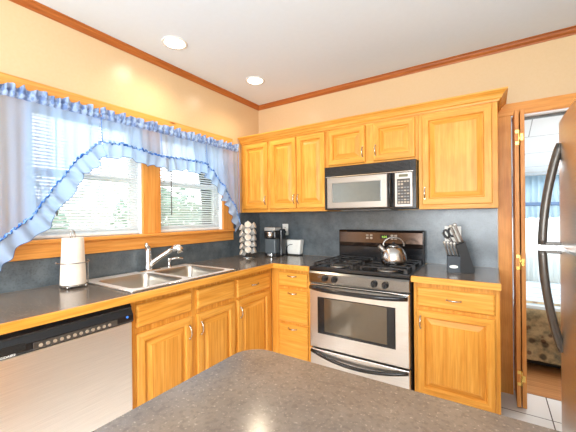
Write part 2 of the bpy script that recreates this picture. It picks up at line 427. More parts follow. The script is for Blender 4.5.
# window casings, stool and apron (pine)
mb = MB(); mb.box(0, 0.02, -2.30, -0.45, 2.0, 2.10, 0.003)
struct('trim_3', mb, PINE['y'])
mb = MB(); mb.box(0, 0.02, -2.30, -2.13, 1.192, 2.0, 0.003); struct('trim_4', mb, PINE['z'])
mb = MB(); mb.box(0, 0.02, -1.43, -1.28, 1.192, 2.0, 0.003); struct('trim_5', mb, PINE['z'])
mb = MB(); mb.box(0, 0.02, -0.59, -0.45, 1.192, 2.0, 0.003); struct('trim_6', mb, PINE['z'])
mb = MB(); mb.box(-0.015, 0.048, -2.32, -0.435, 1.168, 1.192, 0.006); mb.box(0.0, 0.02, -2.30, -0.45, 1.082, 1.168, 0.003)
struct('trim_7', mb, PINE['y'])

for n, (y0, y1) in enumerate(((-2.13, -1.43), (-1.28, -0.59))):
    fr = MB(); x0, x1 = -0.105, -0.06
    fr.box(x0, x1, y0, y0 + 0.05, 1.185, 2.0); fr.box(x0, x1, y1 - 0.05, y1, 1.185, 2.0)
    fr.box(x0, x1, y0 + 0.05, y1 - 0.05, 1.185, 1.24); fr.box(x0, x1, y0 + 0.05, y1 - 0.05, 1.95, 2.0)
    fr.box(x0 + 0.005, x1 - 0.005, y0 + 0.05, y1 - 0.05, 1.575, 1.61)
    w = struct('window_%d' % (n + 1), fr, VINYL)
    obj('pane', MB().box(-0.088, -0.084, y0 + 0.05, y1 - 0.05, 1.24, 1.95), GLASS, w)
    jm = MB(); jm.box(-0.06, 0.0, y0, y0 + 0.006, 1.192, 2.0); jm.box(-0.06, 0.0, y1 - 0.006, y1, 1.192, 2.0); jm.box(-0.06, 0, y0, y1, 1.994, 2.0)
    obj('jamb', jm, VINYL, w)

# blinds
def blind(y0, y1, label, wand_y):
    t = thing('window_blind', label, 'blind', (-0.03, (y0 + y1) / 2, 1.2), 'white venetian blinds in the kitchen windows')
    obj('headrail', MB().box(-0.05, -0.012, y0, y1, 1.955, 1.99, 0.002), VINYL, t)
    sl = MB(); z = 1.222
    while z < 1.952:
        a = R(33); hw = 0.0125
        pr = []
        for k in range(5):
            s_ = -1 + k / 2
            pr.append((-0.031 + hw * s_ * math.cos(a), z - hw * s_ * math.sin(a) + 0.0025 * (1 - s_ * s_)))
        sl.grid([[(x, y0, zz) for x, zz in pr], [(x, y1, zz) for x, zz in pr]])
        z += 0.0205
    obj('slats', sl, SLAT, t, recalc=False)
    obj('bottom_rail', MB().box(-0.045, -0.017, y0, y1, 1.196, 1.214, 0.003), VINYL, t)
    ld = MB()
    for f in (0.12, 0.5, 0.88):
        y = y0 + (y1 - y0) * f
        ld.tube([(-0.0165, y, 1.2), (-0.0165, y, 1.96)], 0.001, 5)
    obj('ladder_cord', ld, VINYL, t)
    obj('tilt_wand', MB().tube([(-0.005, wand_y, 1.95), (-0.003, wand_y, 1.33)], 0.0045, 8), GREY, t, 'dark tilt wand')
    return t
blind(-2.118, -1.442, 'white slatted venetian blind closed in the left kitchen window behind the paper towels', -1.98)
blind(-1.268, -0.602, 'white slatted venetian blind closed in the right kitchen window nearer the corner', -1.165)

# backsplash
b1 = obj('backsplash', MB().box(0.0006, 0.009, -3.4, -0.45, 0.9145, 1.081).box(0.0006, 0.009, -0.45, -0.0095, 0.9145, 1.355), SPLASH)
tag(b1, 'dark slate laminate backsplash strip under the kitchen windows, rising at the corner', 'backsplash')
b2 = obj('backsplash', MB().box(0.0095, 2.247, -0.009, -0.0006, 0.9145, 1.356), SPLASH)
tag(b2, 'tall dark slate laminate backsplash on the back wall behind the stove', 'backsplash')

# door casing, threshold, jamb
struct('trim_8', MB().box(2.252, 2.334, -0.018, 0, 0, 2.03, 0.003), PINE['z'])
struct('trim_9', MB().box(2.252, 3.142, -0.019, 0, 2.03, 2.118, 0.003), PINE['x'])
struct('trim_10', MB().box(3.06, 3.142, -0.018, 0, 0, 2.03, 0.003), PINE['z'])
mb = MB(); mb.box(2.334, 2.338, 0.0, 0.12, 0, 2.03); mb.box(3.05, 3.06, 0.0, 0.12, 0, 2.03); mb.box(2.338, 3.05, 0, 0.12, 2.02, 2.03)
struct('trim_11', mb, VINYL)
struct('trim_12', MB().box(2.338, 3.05, 0.05, 0.075, 2.003, 2.02), GREYD)   # overhead folding-door track

# folding doors
dr = bpy.data.objects.new('door_1', None); C.objects.link(dr); dr.location = (2.37, -0.05, 0.0); WORLD[dr.name] = Vector((2.37, -0.05, 0)); dr['kind'] = 'structure'
for (x0, x1) in ((2.345, 2.369), (2.376, 2.400)):
    mb = MB(); mb.box(x0, x1, -0.2, 0.1, 0.012, 2.015, 0.002)
    mb.box(x0 + 0.0, x1 - 0.0, -0.195, -0.19, 0.02, 2.0)
    obj('folding_panel', mb, DOORW, dr)
for z in (1.83, 0.99, 0.21):
    mb = MB()
    mb.box(2.349, 2.366, -0.204, -0.2, z - 0.05, z - 0.028); mb.box(2.349, 2.366, -0.204, -0.2, z + 0.028, z + 0.05)
    mb.box(2.366, 2.374, -0.206, -0.2, z - 0.05, z + 0.05); mb.box(2.374, 2.392, -0.204, -0.2, z - 0.022, z + 0.022)
    mb.cyl((2.3725, -0.206, z - 0.052), (2.3725, -0.206, z + 0.052), 0.0045, seg=10)
    obj('hinge', mb, BRASS, dr, 'brass butterfly hinge')

# ================================================================== PORCH BEYOND THE DOORWAY
struct('floor_porch', MB().box(1.4, 4.2, 0.068, 1.9, -0.05, 0.0), PFLOOR)
zc0, zc1 = 2.17, 1.79
struct('ceiling_porch', MB().prism([(0.12, zc0), (1.9, zc1 - 0.02), (1.9, zc1 + 0.06), (0.12, zc0 + 0.08)], 'x', 1.4, 4.2), PCEIL)
mb = MB(); mb.box(1.4, 4.2, 1.8, 1.9, 0, 0.8); mb.box(1.4, 2.35, 1.8, 1.9, 0.8, 1.8); mb.box(3.5, 4.2, 1.8, 1.9, 0.8, 1.8); mb.box(2.35, 3.5, 1.8, 1.9, 1.68, 1.8)
struct('wall_porch_back', mb, CEIL)
struct('wall_porch_left', MB().box(1.3, 1.4, 0.12, 1.9, 0, 2.17), CEIL)
mb = MB()
mb.box(2.35, 3.5, 1.83, 1.87, 0.8, 0.85); mb.box(2.35, 3.5, 1.83, 1.87, 1.63, 1.68)
for x in (2.35, 2.68, 3.05, 3.45): mb.box(x, x + 0.05, 1.83, 1.87, 0.85, 1.63)
w3 = struct('window_3', mb, VINYL)
obj('pane', MB().box(2.4, 3.45, 1.848, 1.852, 0.85, 1.63), GLASS, w3)
# valance: gathered strip with a darker rod pocket
def gathered(y, x0, x1, z0, z1, amp, n, ph=0, taper=0.3):
    rows = []
    for j in range(9):
        f = j / 8; z = z1 + (z0 - z1) * f; row = []
        for k in range(n * 8 + 1):
            x = x0 + (x1 - x0) * k / (n * 8)
            row.append((x, y + amp * (taper + (1 - taper) * f) * math.sin(2 * PI * k / 8 + ph + 0.6 * math.sin(k * 0.7)), z + 0.006 * math.sin(k * 0.5) * f))
        rows.append(row)
    return MB().grid(rows)
t = thing('porch_valance', 'gathered blue valance across the window seen through the doorway', 'valance', (2.9, 1.74, 1.24))
obj('upper_ruffle', gathered(1.74, 2.25, 3.6, 1.44, 1.75, 0.012, 26), PBLUE, t, recalc=False)
obj('lower_ruffle', gathered(1.735, 2.25, 3.6, 1.27, 1.41, 0.016, 26, 1.0), PBLUE, t, recalc=False)
obj('shirred_band', MB().box(2.25, 3.6, 1.722, 1.75, 1.405, 1.445, 0.006), plain('porch_band_blue', lin(84, 108, 140), 0.8), t, 'darker blue band')
tag(obj('curtain_rod', MB().tube([(2.2, 1.765, 1.755), (3.65, 1.765, 1.755)], 0.007), CHROME), 'metal rod carrying the curtains of the window seen through the doorway', 'curtain rod')
ps = obj('porch_curtain', gathered(1.778, 2.25, 2.66, 0.42, 1.74, 0.012, 9), PSHEER, recalc=False)
tag(ps, 'left sheer white curtain hanging below the blue valance in the next room', 'curtain')
ps = obj('porch_curtain', gathered(1.778, 2.72, 3.55, 0.42, 1.74, 0.012, 15), PSHEER, recalc=False)
tag(ps, 'right sheer white curtain in the next room, partly hidden by the refrigerator handle', 'curtain')
t = thing('bed', 'low bed with floral patterned quilt seen through the doorway', 'bed', (2.75, 1.05, 0))
obj('frame', MB().box(2.2, 3.6, 0.56, 1.66, 0.04, 0.12), DARK, t)
rows = []
for k in range(61):
    x = 2.12 + 1.56 * k / 60; w = 0.006 * math.sin(k * 0.9) + 0.004 * math.sin(k * 2.1)
    rows.append([(x, 0.47 + w, 0.10), (x, 0.475 + w, 0.17), (x, 0.49 + w * .6, 0.245), (x, 0.478 + w, 0.26), (x, 0.475 - w, 0.33), (x, 0.49 + w * .5, 0.405), (x, 0.478 + w, 0.42), (x, 0.485, 0.49), (x, 0.51, 0.54), (x, 0.56, 0.555), (x, 0.62, 0.558)])
obj('quilt', MB().grid(rows), QUILT, t, 'muted floral quilt', recalc=False)
obj('mattress', MB().box(2.16, 3.62, 0.5, 1.68, 0.12, 0.552, 0.03), SHEET, t, 'pale blue striped sheet')

# ================================================================== OUTDOORS
struct('ground', MB().box(-30, -0.14, -20, 20, -0.4, -0.3), LAWN)
def shrub(cx, cy, h, r, label, n=900):
    t = thing('shrub', label, 'shrub', (cx, cy, -0.3), 'garden shrubs outside the windows')
    st = MB()
    for k in range(5): st.tube([(cx + 0.05 * k, cy, -0.3), (cx + 0.1 * math.cos(k), cy + 0.1 * math.sin(k * 2), 0.2), (cx + 0.3 * r * math.cos(k * 1.3), cy + 0.3 * r * math.sin(k * 1.3), h * 0.6)], [0.03, 0.02, 0.008], 6)
    obj('stem', st, BARK, t)
    lf = MB()
    for k in range(n):
        a = random.uniform(0, 2 * PI); q = random.random() ** 0.4; e = random.uniform(-1, 1)
        p = Vector((cx + r * q * math.cos(a) * math.sqrt(1 - e * e), cy + r * q * math.sin(a) * math.sqrt(1 - e * e), -0.2 + h * 0.5 + e * q * h * 0.5))
        u = Vector((random.uniform(-1, 1), random.uniform(-1, 1), random.uniform(-1, 1))).normalized() * 0.11
        v = u.orthogonal().normalized() * 0.05
        vs = [lf.bm.verts.new(p + d) for d in (-u, v, u, -v)]; lf.bm.faces.new(vs)
    obj('foliage', lf, LEAF, t, recalc=False)
shrub(-4.6, -1.4, 2.6, 1.3, 'leafy green shrub outdoors behind the blind of the left window')
shrub(-3.4, 1.1, 2.3, 0.9, 'leafy green shrub outdoors behind the blind of the right window')
ft = thing('garden_fence', 'white board fence in the garden beyond the windows', 'fence', (-6.5, 1, -0.3))
mb = MB()
for k in range(70): mb.box(-6.52, -6.5, -5 + k * 0.17, -4.85 + k * 0.17, -0.3, 1.5)
obj('boards', mb, FENCEW, ft); obj('rail', MB().box(-6.5, -6.46, -5, 7, 1.3, 1.38), FENCEW, ft); obj('rail', MB().box(-6.5, -6.46, -5, 7, 0.1, 0.18), FENCEW, ft)

# ================================================================== UPPER CABINETS
def upper(label, x0, x1, z0, z1, doors, name='wall_cabinet'):
    t = thing(name, label, 'cabinet', ((x0 + x1) / 2, -0.16, z0))
    b = MB([0]); g = 0.0008
    b.box(x0 + g, x1 - g, -0.291, -0.0095, z0, z1)
    obj('body', b, OAK['z'], t)
    f = MB()
    ds = sorted(doors); us = [d[0] for d in ds]; ue = [d[1] for d in ds]
    f.box(x0 + g, us[0] + 0.012, -0.31, -0.291, z0, z1, 0.001)
    f.box(ue[-1] - 0.012, x1 - g, -0.31, -0.291, z0, z1, 0.001)
    for a in range(len(ds) - 1): f.box(ue[a] - 0.012, us[a + 1] + 0.012, -0.3098, -0.291, z0 + 0.04, z1 - 0.04, 0.0)
    f.box(us[0] + 0.012, ue[-1] - 0.012, -0.31, -0.291, z0, z0 + 0.045, 0, 1); f.box(us[0] + 0.012, ue[-1] - 0.012, -0.31, -0.291, z1 - 0.045, z1, 0, 1)
    obj('face_frame', f, [OAK['z'], OAK['x']], t)
    for (u0, u1, v0, v1, hu) in doors:
        door(t, 'back', -0.31, u0, u1, v0, v1, hu, v0 + 0.085)
    return t
ZT = 2.085
upper('narrow oak wall cabinet with one door in the corner beside the curtain', 0.010, 0.374, 1.357, ZT, [(0.045, 0.357, 1.388, 2.05, 0.335)])
upper('oak wall cabinet with two tall doors above the coffee maker and outlet', 0.374, 0.998, 1.357, ZT, [(0.393, 0.687, 1.388, 2.05, 0.668), (0.695, 0.985, 1.388, 2.05, 0.714)])
upper('short oak wall cabinet with two doors directly above the microwave', 0.998, 1.755, 1.727, ZT, [(1.018, 1.351, 1.749, 2.05, 1.33), (1.416, 1.734, 1.749, 2.05, 1.437)])
upper('large single door oak wall cabinet above the knife block', 1.755, 2.25, 1.357, ZT, [(1.782, 2.217, 1.388, 2.05, 1.80)])
cp = [(0.0, ZT - 0.022), (0.010, ZT - 0.022), (0.012, ZT - 0.010), (0.022, ZT - 0.004), (0.030, ZT + 0.014), (0.050, ZT + 0.034), (0.056, ZT + 0.036), (0.056, ZT + 0.045), (0.0, ZT + 0.045)]
mb = MB()
mb.sweep([[(0.010, -0.3102 - d, z) for d, z in cp], [(2.2502 + d, -0.3102 - d, z) for d, z in cp], [(2.2502 + d, -0.02, z) for d, z in cp]])
tag(obj('cabinet_crown_molding', mb, OAK['x']), 'oak crown molding running along the top of the wall cabinets', 'molding')

# ================================================================== BASE CABINETS
def left_base(label, y0, y1, dws, drs, cat='cabinet'):
    t = thing('base_cabinet', label, cat, (0.3, (y0 + y1) / 2, 0))
    b = MB(); b.box(0.012, 0.57, y0, y1, 0.10, 0.66); b.box(0.55, 0.57, y0, y1, 0.66, 0.875)
    obj('body', b, OAK['z'], t)
    obj('toe_kick', MB().box(0.05, 0.52, y0, y1, 0, 0.10), BLACKM, t, 'dark recessed toe kick')
    f = MB(); f.box(0.57, 0.59, y0, y1, 0.10, 0.875)
    obj('face_frame', f, OAK['z'], t)
    for d in drs: drawer(t, 'left', 0.59, *d)
    for d in dws: door(t, 'left', 0.59, *d)
    return t
left_base('wide oak sink base cabinet with two doors and plain false fronts under the sink', -1.876, -1.064,
          [(-1.845, -1.475, 0.135, 0.684, -1.50, 0.59), (-1.43, -1.082, 0.135, 0.684, -1.405, 0.59)],
          [(-1.845, -1.475, 0.716, 0.842, False, 'false_front'), (-1.43, -1.082, 0.716, 0.842, False, 'false_front')])
left_base('oak base cabinet with drawer over door between the sink and the inner corner', -1.063, -0.592,
          [(-1.046, -0.640, 0.135, 0.684, -1.02, 0.59)], [(-1.046, -0.640, 0.705, 0.838, True)])
def back_base(label, x0, x1, dws, drs):
    t = thing('base_cabinet', label, 'cabinet', ((x0 + x1) / 2, -0.3, 0))
    obj('body', MB().box(x0, x1, -0.57, -0.012, 0.10, 0.875), OAK['z'], t)
    obj('toe_kick', MB().box(x0, x1, -0.52, -0.05, 0, 0.10), BLACKM, t, 'dark recessed toe kick')
    obj('face_frame', MB().box(x0, x1, -0.59, -0.57, 0.10, 0.875), OAK['z'], t)
    for d in drs: drawer(t, 'back', -0.59, *d)
    for d in dws: door(t, 'back', -0.59, *d)
    return t
back_base('oak stack of three drawers between the inner corner and the stove', 0.592, 0.992, [],
          [(0.672, 0.958, 0.722, 0.842, True, 'drawer', 0.815), (0.672, 0.958, 0.428, 0.702, True, 'drawer', 0.672), (0.672, 0.958, 0.128, 0.408, True, 'drawer', 0.378)])
back_base('oak base cabinet with drawer over one door right of the stove', 1.768, 2.249,
          [(1.79, 2.225, 0.14, 0.69, 1.812, 0.61)], [(1.79, 2.225, 0.713, 0.838, True)])

# ================================================================== COUNTERTOPS
SX0, SX1, SY0, SY1 = 0.07, 0.575, -1.845, -1.085     # sink cut-out
t = thing('countertop', 'charcoal laminate L-shaped countertop with oak edge around the sink corner', 'countertop', (0.3, -1.2, 0.876))
mb = MB(); z0, z1 = 0.876, 0.914
mb.box(0.009, 0.635, -3.4, SY0, z0, z1); mb.box(0.009, SX0, SY0, SY1, z0, z1); mb.box(SX1, 0.635, SY0, SY1, z0, z1)
mb.box(0.009, 0.635, SY1, -0.009, z0, z1); mb.box(0.635, 0.998, -0.635, -0.009, z0, z1)
obj('top', mb, COUNTER, t)
mb = MB(); mb.box(0.635, 0.655, -3.4, -0.635, z0, z1 + 0.001, 0.003, 0); mb.box(0.655, 0.998, -0.655, -0.635, z0, z1 + 0.001, 0.003, 1)
obj('edge_band', mb, [OAK['y'], OAK['x']], t, 'honey oak edge band')
t = thing('countertop', 'short charcoal laminate countertop with oak edge under the knife block', 'countertop', (2.0, -0.3, 0.876))
obj('top', MB().box(1.763, 2.252, -0.635, -0.009, z0, z1), COUNTER, t)
mb = MB(); mb.box(1.763, 2.255, -0.655, -0.635, z0, z1 + 0.001, 0.003)
obj('edge_band', mb, [OAK['x']], t, 'honey oak edge band')

# ================================================================== SINK
t = thing('sink', 'double bowl stainless steel drop-in sink below the windows', 'sink', (0.31, -1.44, 0.9))
rx0, rx1, ry0, ry1 = 0.04, 0.602, -1.872, -1.062; zr = 0.9215
def rr(x0, x1, y0, y1, r, n=5):
    out = []
    for (cx, cy, a0) in ((x1 - r, y1 - r, 0), (x0 + r, y1 - r, 90), (x0 + r, y0 + r, 180), (x1 - r, y0 + r, 270)):
        for k in range(n + 1): a = R(a0 + 90 * k / n); out.append((cx + r * math.cos(a), cy + r * math.sin(a)))
    return out
def bowl(y0, y1):
    mb = MB(); L = []
    for (i, z, r) in ((0, zr, 0.05), (0.004, zr - 0.006, 0.048), (0.010, zr - 0.05, 0.048), (0.018, zr - 0.15, 0.045), (0.04, zr - 0.175, 0.04), (0.12, zr - 0.18, 0.03)):
        L.append([mb.bm.verts.new((x, y, z)) for x, y in rr(0.135 + i, 0.555 - i, y0 + i, y1 - i, r)])
    n = len(L[0])
    for a in range(len(L) - 1):
        for k in range(n):
            f = mb.bm.faces.new((L[a][k], L[a + 1][k], L[a + 1][(k + 1) % n], L[a][(k + 1) % n])); f.smooth = True
    mb.bm.faces.new(L[-1])
    return mb
for (y0, y1) in ((-1.83, -1.482), (-1.447, -1.10)):
    b = obj('bowl', bowl(y0, y1), SINKST, t, recalc=False)
    yc = (y0 + y1) / 2
    obj('drain', MB().lathe([(0.044, zr - 0.18), (0.044, zr - 0.176), (0.03, zr - 0.175), (0.026, zr - 0.179)], 0.33, yc, 20), CHROME, b)
mb = MB()  # deck with two openings
mb.box(rx0, 0.135, ry0, ry1, 0.9145, zr, 0.002); mb.box(0.555, rx1, ry0, ry1, 0.9145, zr, 0.002)
mb.box(0.135, 0.555, ry0, -1.83, 0.9145, zr); mb.box(0.135, 0.555, -1.482, -1.447, 0.9145, zr); mb.box(0.135, 0.555, -1.10, ry1, 0.9145, zr)
def corner_fill(mb, cx, cy, sx, sy, r=0.05):   # fills the square corner outside a rounded bowl
    pts = [(cx, cy)]
    for k in range(7):
        a = R(90 * k / 6); pts.append((cx + sx * r * (1 - math.sin(a)), cy + sy * r * (1 - math.cos(a))))
    mb.prism(pts, 'z', 0.9147, zr)
for (y0, y1) in ((-1.83, -1.482), (-1.447, -1.10)):
    for (cx, sx) in ((0.135, 1), (0.555, -1)):
        for (cy, sy) in ((y0, 1), (y1, -1)): corner_fill(mb, cx, cy, sx, sy)
obj('rim', mb, RIMST, t)
mb = MB(); mb.tube([(x, y, 0.9185) for x, y in rr(rx0 - 0.001, rx1 + 0.001, ry0 - 0.001, ry1 + 0.001, 0.02)], 0.0042, 8, closed=True)
obj('lip', mb, CHROME, t, 'bright rolled lip')

# faucet
fx, fy, fz = 0.078, -1.43, zr
t = thing('faucet', 'chrome pull-out kitchen faucet standing at the back of the sink', 'faucet', (fx, fy, fz))
obj('base_plate', MB().box(fx - 0.028, fx + 0.028, fy - 0.085, fy + 0.085, fz, fz + 0.008, 0.004), CHROME, t)
obj('body', MB().lathe([(0.030, fz + 0.008), (0.027, fz + 0.02), (0.023, fz + 0.05), (0.023, fz + 0.13), (0.021, fz + 0.15), (0.017, fz + 0.165), (0.006, fz + 0.172)], fx, fy), CHROME, t)
pts = [(fx, fy, fz + 0.03), (fx + 0.018, fy + 0.022, fz + 0.06), (fx + 0.05, fy + 0.06, fz + 0.095), (fx + 0.085, fy + 0.10, fz + 0.13), (fx + 0.108, fy + 0.126, fz + 0.15)]
obj('spout', MB().tube(pts, [0.023, 0.02, 0.018, 0.0175, 0.018], 14), CHROME, t)
p = Vector(pts[-1])
obj('spray_head', MB().tube([p, p + Vector((0.012, 0.014, 0.01)), p + Vector((0.026, 0.03, 0.014)), p + Vector((0.038, 0.038, -0.002)), p + Vector((0.046, 0.042, -0.026))], [0.019, 0.024, 0.027, 0.027, 0.022], 14), CHROME, t)
obj('lever', MB().tube([(fx, fy, fz + 0.165), (fx - 0.006, fy - 0.008, fz + 0.185), (fx - 0.01, fy - 0.014, fz + 0.205)], [0.017, 0.016, 0.012], 12), CHROME, t)
sx_, sy_ = 0.075, -1.25
t = thing('soap_dispenser', 'small chrome soap dispenser on the sink rim right of the faucet', 'soap dispenser', (sx_, sy_, fz))
obj('base', MB().lathe([(0.020, fz), (0.018, fz + 0.008), (0.011, fz + 0.014), (0.011, fz + 0.05), (0.014, fz + 0.056), (0.012, fz + 0.07)], sx_, sy_, 16), CHROME, t)
obj('nozzle', MB().tube([(sx_, sy_, fz + 0.063), (sx_ + 0.03, sy_ + 0.04, fz + 0.07), (sx_ + 0.062, sy_ + 0.085, fz + 0.064)], [0.009, 0.008, 0.006], 10), CHROME, t)

# ================================================================== DISHWASHER
t = thing('dishwasher', 'stainless steel dishwasher with black control strip under the left countertop', 'dishwasher', (0.35, -2.18, 0))
DY0, DY1 = -2.483, -1.881
obj('body', MB().box(0.05, 0.585, DY0 + 0.005, DY1 - 0.005, 0.09, 0.868), BLACKM, t)
obj('toe_panel', MB().box(0.10, 0.53, DY0 + 0.01, DY1 - 0.01, 0.0, 0.09), BLACKM, t)
obj('door', MB().box(0.586, 0.622, DY0, DY1, 0.10, 0.768, 0.006), STEEL_Y, t, 'brushed steel door')
prof = [(0.586, 0.771), (0.628, 0.771), (0.634, 0.782), (0.632, 0.81), (0.616, 0.838), (0.618, 0.846), (0.606, 0.862), (0.586, 0.864)]
cpn = obj('control_panel', MB().sweep([[(x, y, z) for x, z in prof] for y in (DY0, DY1)]), BLACK, t, 'glossy black control panel')
obj('button_strip', MB().box(0.6325, 0.6355, -2.31, -1.965, 0.776, 0.806, 0.001), GREYD, cpn)
for k in range(12):
    y = -2.285 + k * 0.0255
    obj('button', MB().tube([(0.6350, y, 0.790), (0.6385, y, 0.790)], 0.0075, 10), TAN, cpn)
mb = MB(); mb.tube([(0.635, -1.915, 0.803), (0.6375, -1.915, 0.803)], 0.006, 10)
obj('indicator_lamp', mb, plain('blue_indicator', lin(60, 120, 220), 0.3, 0, 0.6), cpn)
mb = MB()
for k in range(6): mb.box(0.6315, 0.6345, -2.47, -2.335, 0.790 + k * 0.005, 0.7925 + k * 0.005)
obj('vent_grille', mb, DARK, cpn)
text_obj('logo', 'FRIGIDAIRE', 0.013, (0.6345, -2.40, 0.7795), (PI / 2, 0, PI / 2), WHITE, cpn)

# ================================================================== RANGE
RX0, RX1 = 1.004, 1.756; RYF = -0.665
t = thing('stove', 'stainless steel gas range with black cooktop in the middle of the back wall', 'stove', (1.38, -0.33, 0))
obj('body', MB().box(RX0, RX1, -0.615, -0.03, 0.06, 0.895), BLACKM, t)
for x in (RX0 + 0.05, RX1 - 0.05):
    for y in (-0.57, -0.1): obj('foot', MB().cyl((x, y, 0), (x, y, 0.06), 0.018, seg=12), BLACKM, t)
dd = obj('oven_door', MB().box(RX0 + 0.004, RX1 - 0.004, -0.66, -0.617, 0.298, 0.79, 0.006), STEEL_X, t, 'stainless steel oven door')
P = face_map('back', -0.66)
mb = MB(); rings(mb, P, 1.078, 1.664, 0.412, 0.692, [(0, -0.004), (0, 0.002), (0.006, 0.003), (0.008, 0.001)])
wnd = obj('window', mb, BLACK, dd, 'black glass window')
mb = MB(); rings(mb, P, 1.135, 1.607, 0.432, 0.685, [(0, -0.001), (0, 0.0022), (0.001, 0.0026)])
obj('inner_glass', mb, GLASSD, wnd)
hp = []
for k in range(17):
    f = -1 + k / 8; hp.append((1.38 + f * 0.362, -0.664 - 0.052 * (1 - abs(f) ** 4) - 0.004, 0.762 - 0.004 * (1 - f * f)))
obj('handle', MB().tube(hp, 0.0125, 10, rz=1.25), BLACK, dd, 'long black handle')
mb = MB(); mb.box(RX0 + 0.01, RX1 - 0.01, -0.6625, -0.66, 0.775, 0.787)
obj('chrome_strip', mb, CHROME, dd)
d2 = obj('storage_drawer', MB().box(RX0 + 0.004, RX1 - 0.004, -0.655, -0.617, 0.085, 0.284, 0.006), STEEL_X, t, 'stainless steel bottom drawer')
hp = []
for k in range(21):
    f = -1 + k / 10; hp.append((1.38 + f * 0.362, -0.658 - 0.03 * (1 - f * f), 0.268 - 0.045 * (1 - f * f)))
obj('handle', MB().tube(hp, 0.012, 10, rz=1.1), BLACK, d2, 'curved black handle')
# slanted control panel
prof = [(-0.617, 0.797), (-0.655, 0.797), (-0.658, 0.803), (-0.666, 0.872), (-0.655, 0.886), (-0.617, 0.888)]
cpn = obj('control_panel', MB().sweep([[(x, y, z) for y, z in prof] for x in (RX0 + 0.002, RX1 - 0.002)]), STEEL_D, t, 'dark steel front control panel')
for x in (1.143, 1.222, 1.522, 1.598):
    c = Vector((x, -0.662, 0.838)); n = Vector((0, -1, -0.11)).normalized()
    k_ = obj('knob', MB().tube([c, c + n * 0.008, c + n * 0.012, c + n * 0.028], [0.024, 0.023, 0.019, 0.017], 18), BLACK, cpn, 'black burner knob')
    obj('knob_grip', MB().tube([c + n * 0.028 + Vector((0, -0.001, -0.016)), c + n * 0.030 + Vector((0, -0.001, 0.016))], 0.005, 8), BLACKM, k_)
text_obj('burner_mark', 'OFF', 0.012, (1.095, -0.6640, 0.846), (PI / 2 + 0.115, 0, 0), GREY, cpn)
text_obj('burner_mark', 'HI', 0.012, (1.268, -0.6640, 0.846), (PI / 2 + 0.115, 0, 0), GREY, cpn)
# cooktop
ct = obj('cooktop', MB().box(RX0 - 0.001, RX1 + 0.001, -0.655, -0.085, 0.893, 0.914, 0.006).box(RX0 - 0.001, RX1 + 0.001, -0.655, -0.625, 0.905, 0.92, 0.005).box(RX0 - 0.001, RX0 + 0.022, -0.65, -0.085, 0.905, 0.919, 0.004).box(RX1 - 0.022, RX1 + 0.001, -0.65, -0.085, 0.905, 0.919, 0.004), BLACK, t, 'glossy black cooktop')
for x in (1.19, 1.57):
    for y in (-0.50, -0.23):
        obj('burner_base', MB().lathe([(0.072, 0.9142), (0.070, 0.918), (0.058, 0.919), (0.056, 0.916)], x, y, 24), STEEL_X, ct, 'steel burner bowl')
        obj('burner', MB().lathe([(0.055, 0.914), (0.055, 0.920), (0.042, 0.922), (0.042, 0.932), (0.038, 0.938), (0.01, 0.939)], x, y, 24), IRON, ct)
for x0 in (1.035, 1.415):
    mb = MB(); x1 = x0 + 0.31; y0, y1 = -0.615, -0.115; h = 0.950; b = 0.0048
    def bar(a, c): mb.box(min(a[0], c[0]) - b, max(a[0], c[0]) + b, min(a[1], c[1]) - b, max(a[1], c[1]) + b, h - 0.010, h, 0.002)
    bar((x0, y0), (x1, y0)); bar((x0, y1), (x1, y1)); bar((x0, y0), (x0, y1)); bar((x1, y0), (x1, y1)); bar((x0, (y0 + y1) / 2), (x1, (y0 + y1) / 2))
    xm = (x0 + x1) / 2
    for yc in (-0.50, -0.23):
        bar((xm, yc + 0.03), (xm, yc + 0.11)); bar((xm, yc - 0.03), (xm, yc - 0.11)); bar((x0, yc), (xm - 0.03, yc)); bar((xm + 0.03, yc), (x1, yc))
    for (x, y) in ((x0, y0), (x1, y0), (x0, y1), (x1, y1), (x0, (y0 + y1) / 2), (x1, (y0 + y1) / 2)): mb.box(x - 0.009, x + 0.009, y - 0.009, y + 0.009, 0.914, h - 0.005)
    obj('grate', mb, IRON, ct, 'cast iron burner grate')
# backguard
bg = obj('backguard', MB().box(RX0 + 0.002, RX1 - 0.002, -0.082, -0.03, 0.9, 1.185, 0.008), BLACK, t, 'black backguard')
prof = [(-0.080, 1.035), (-0.100, 1.045), (-0.104, 1.075), (-0.096, 1.165), (-0.080, 1.18)]
fas = obj('control_fascia', MB().sweep([[(x, y, z) for y, z in prof] for x in (RX0 + 0.015, RX1 - 0.015)]), plain('bronze_fascia', lin(84, 70, 62), 0.14, 0.85), bg, 'bronze tinted control fascia')
obj('clock_display', MB().box(1.40, 1.475, -0.1055, -0.098, 1.112, 1.145), BLACK, fas)
text_obj('clock_digits', '4:05', 0.026, (1.437, -0.1062, 1.128), (PI / 2 - 0.09, 0, 0), DISP, fas)
for (x, z) in ((1.285, 1.14), (1.32, 1.14), (1.285, 1.115), (1.32, 1.115), (1.50, 1.14), (1.53, 1.14), (1.50, 1.115), (1.53, 1.115)):
    obj('button', MB().box(x - 0.011, x + 0.011, -0.1045, -0.097, z - 0.008, z + 0.008, 0.002), TAN, fas)

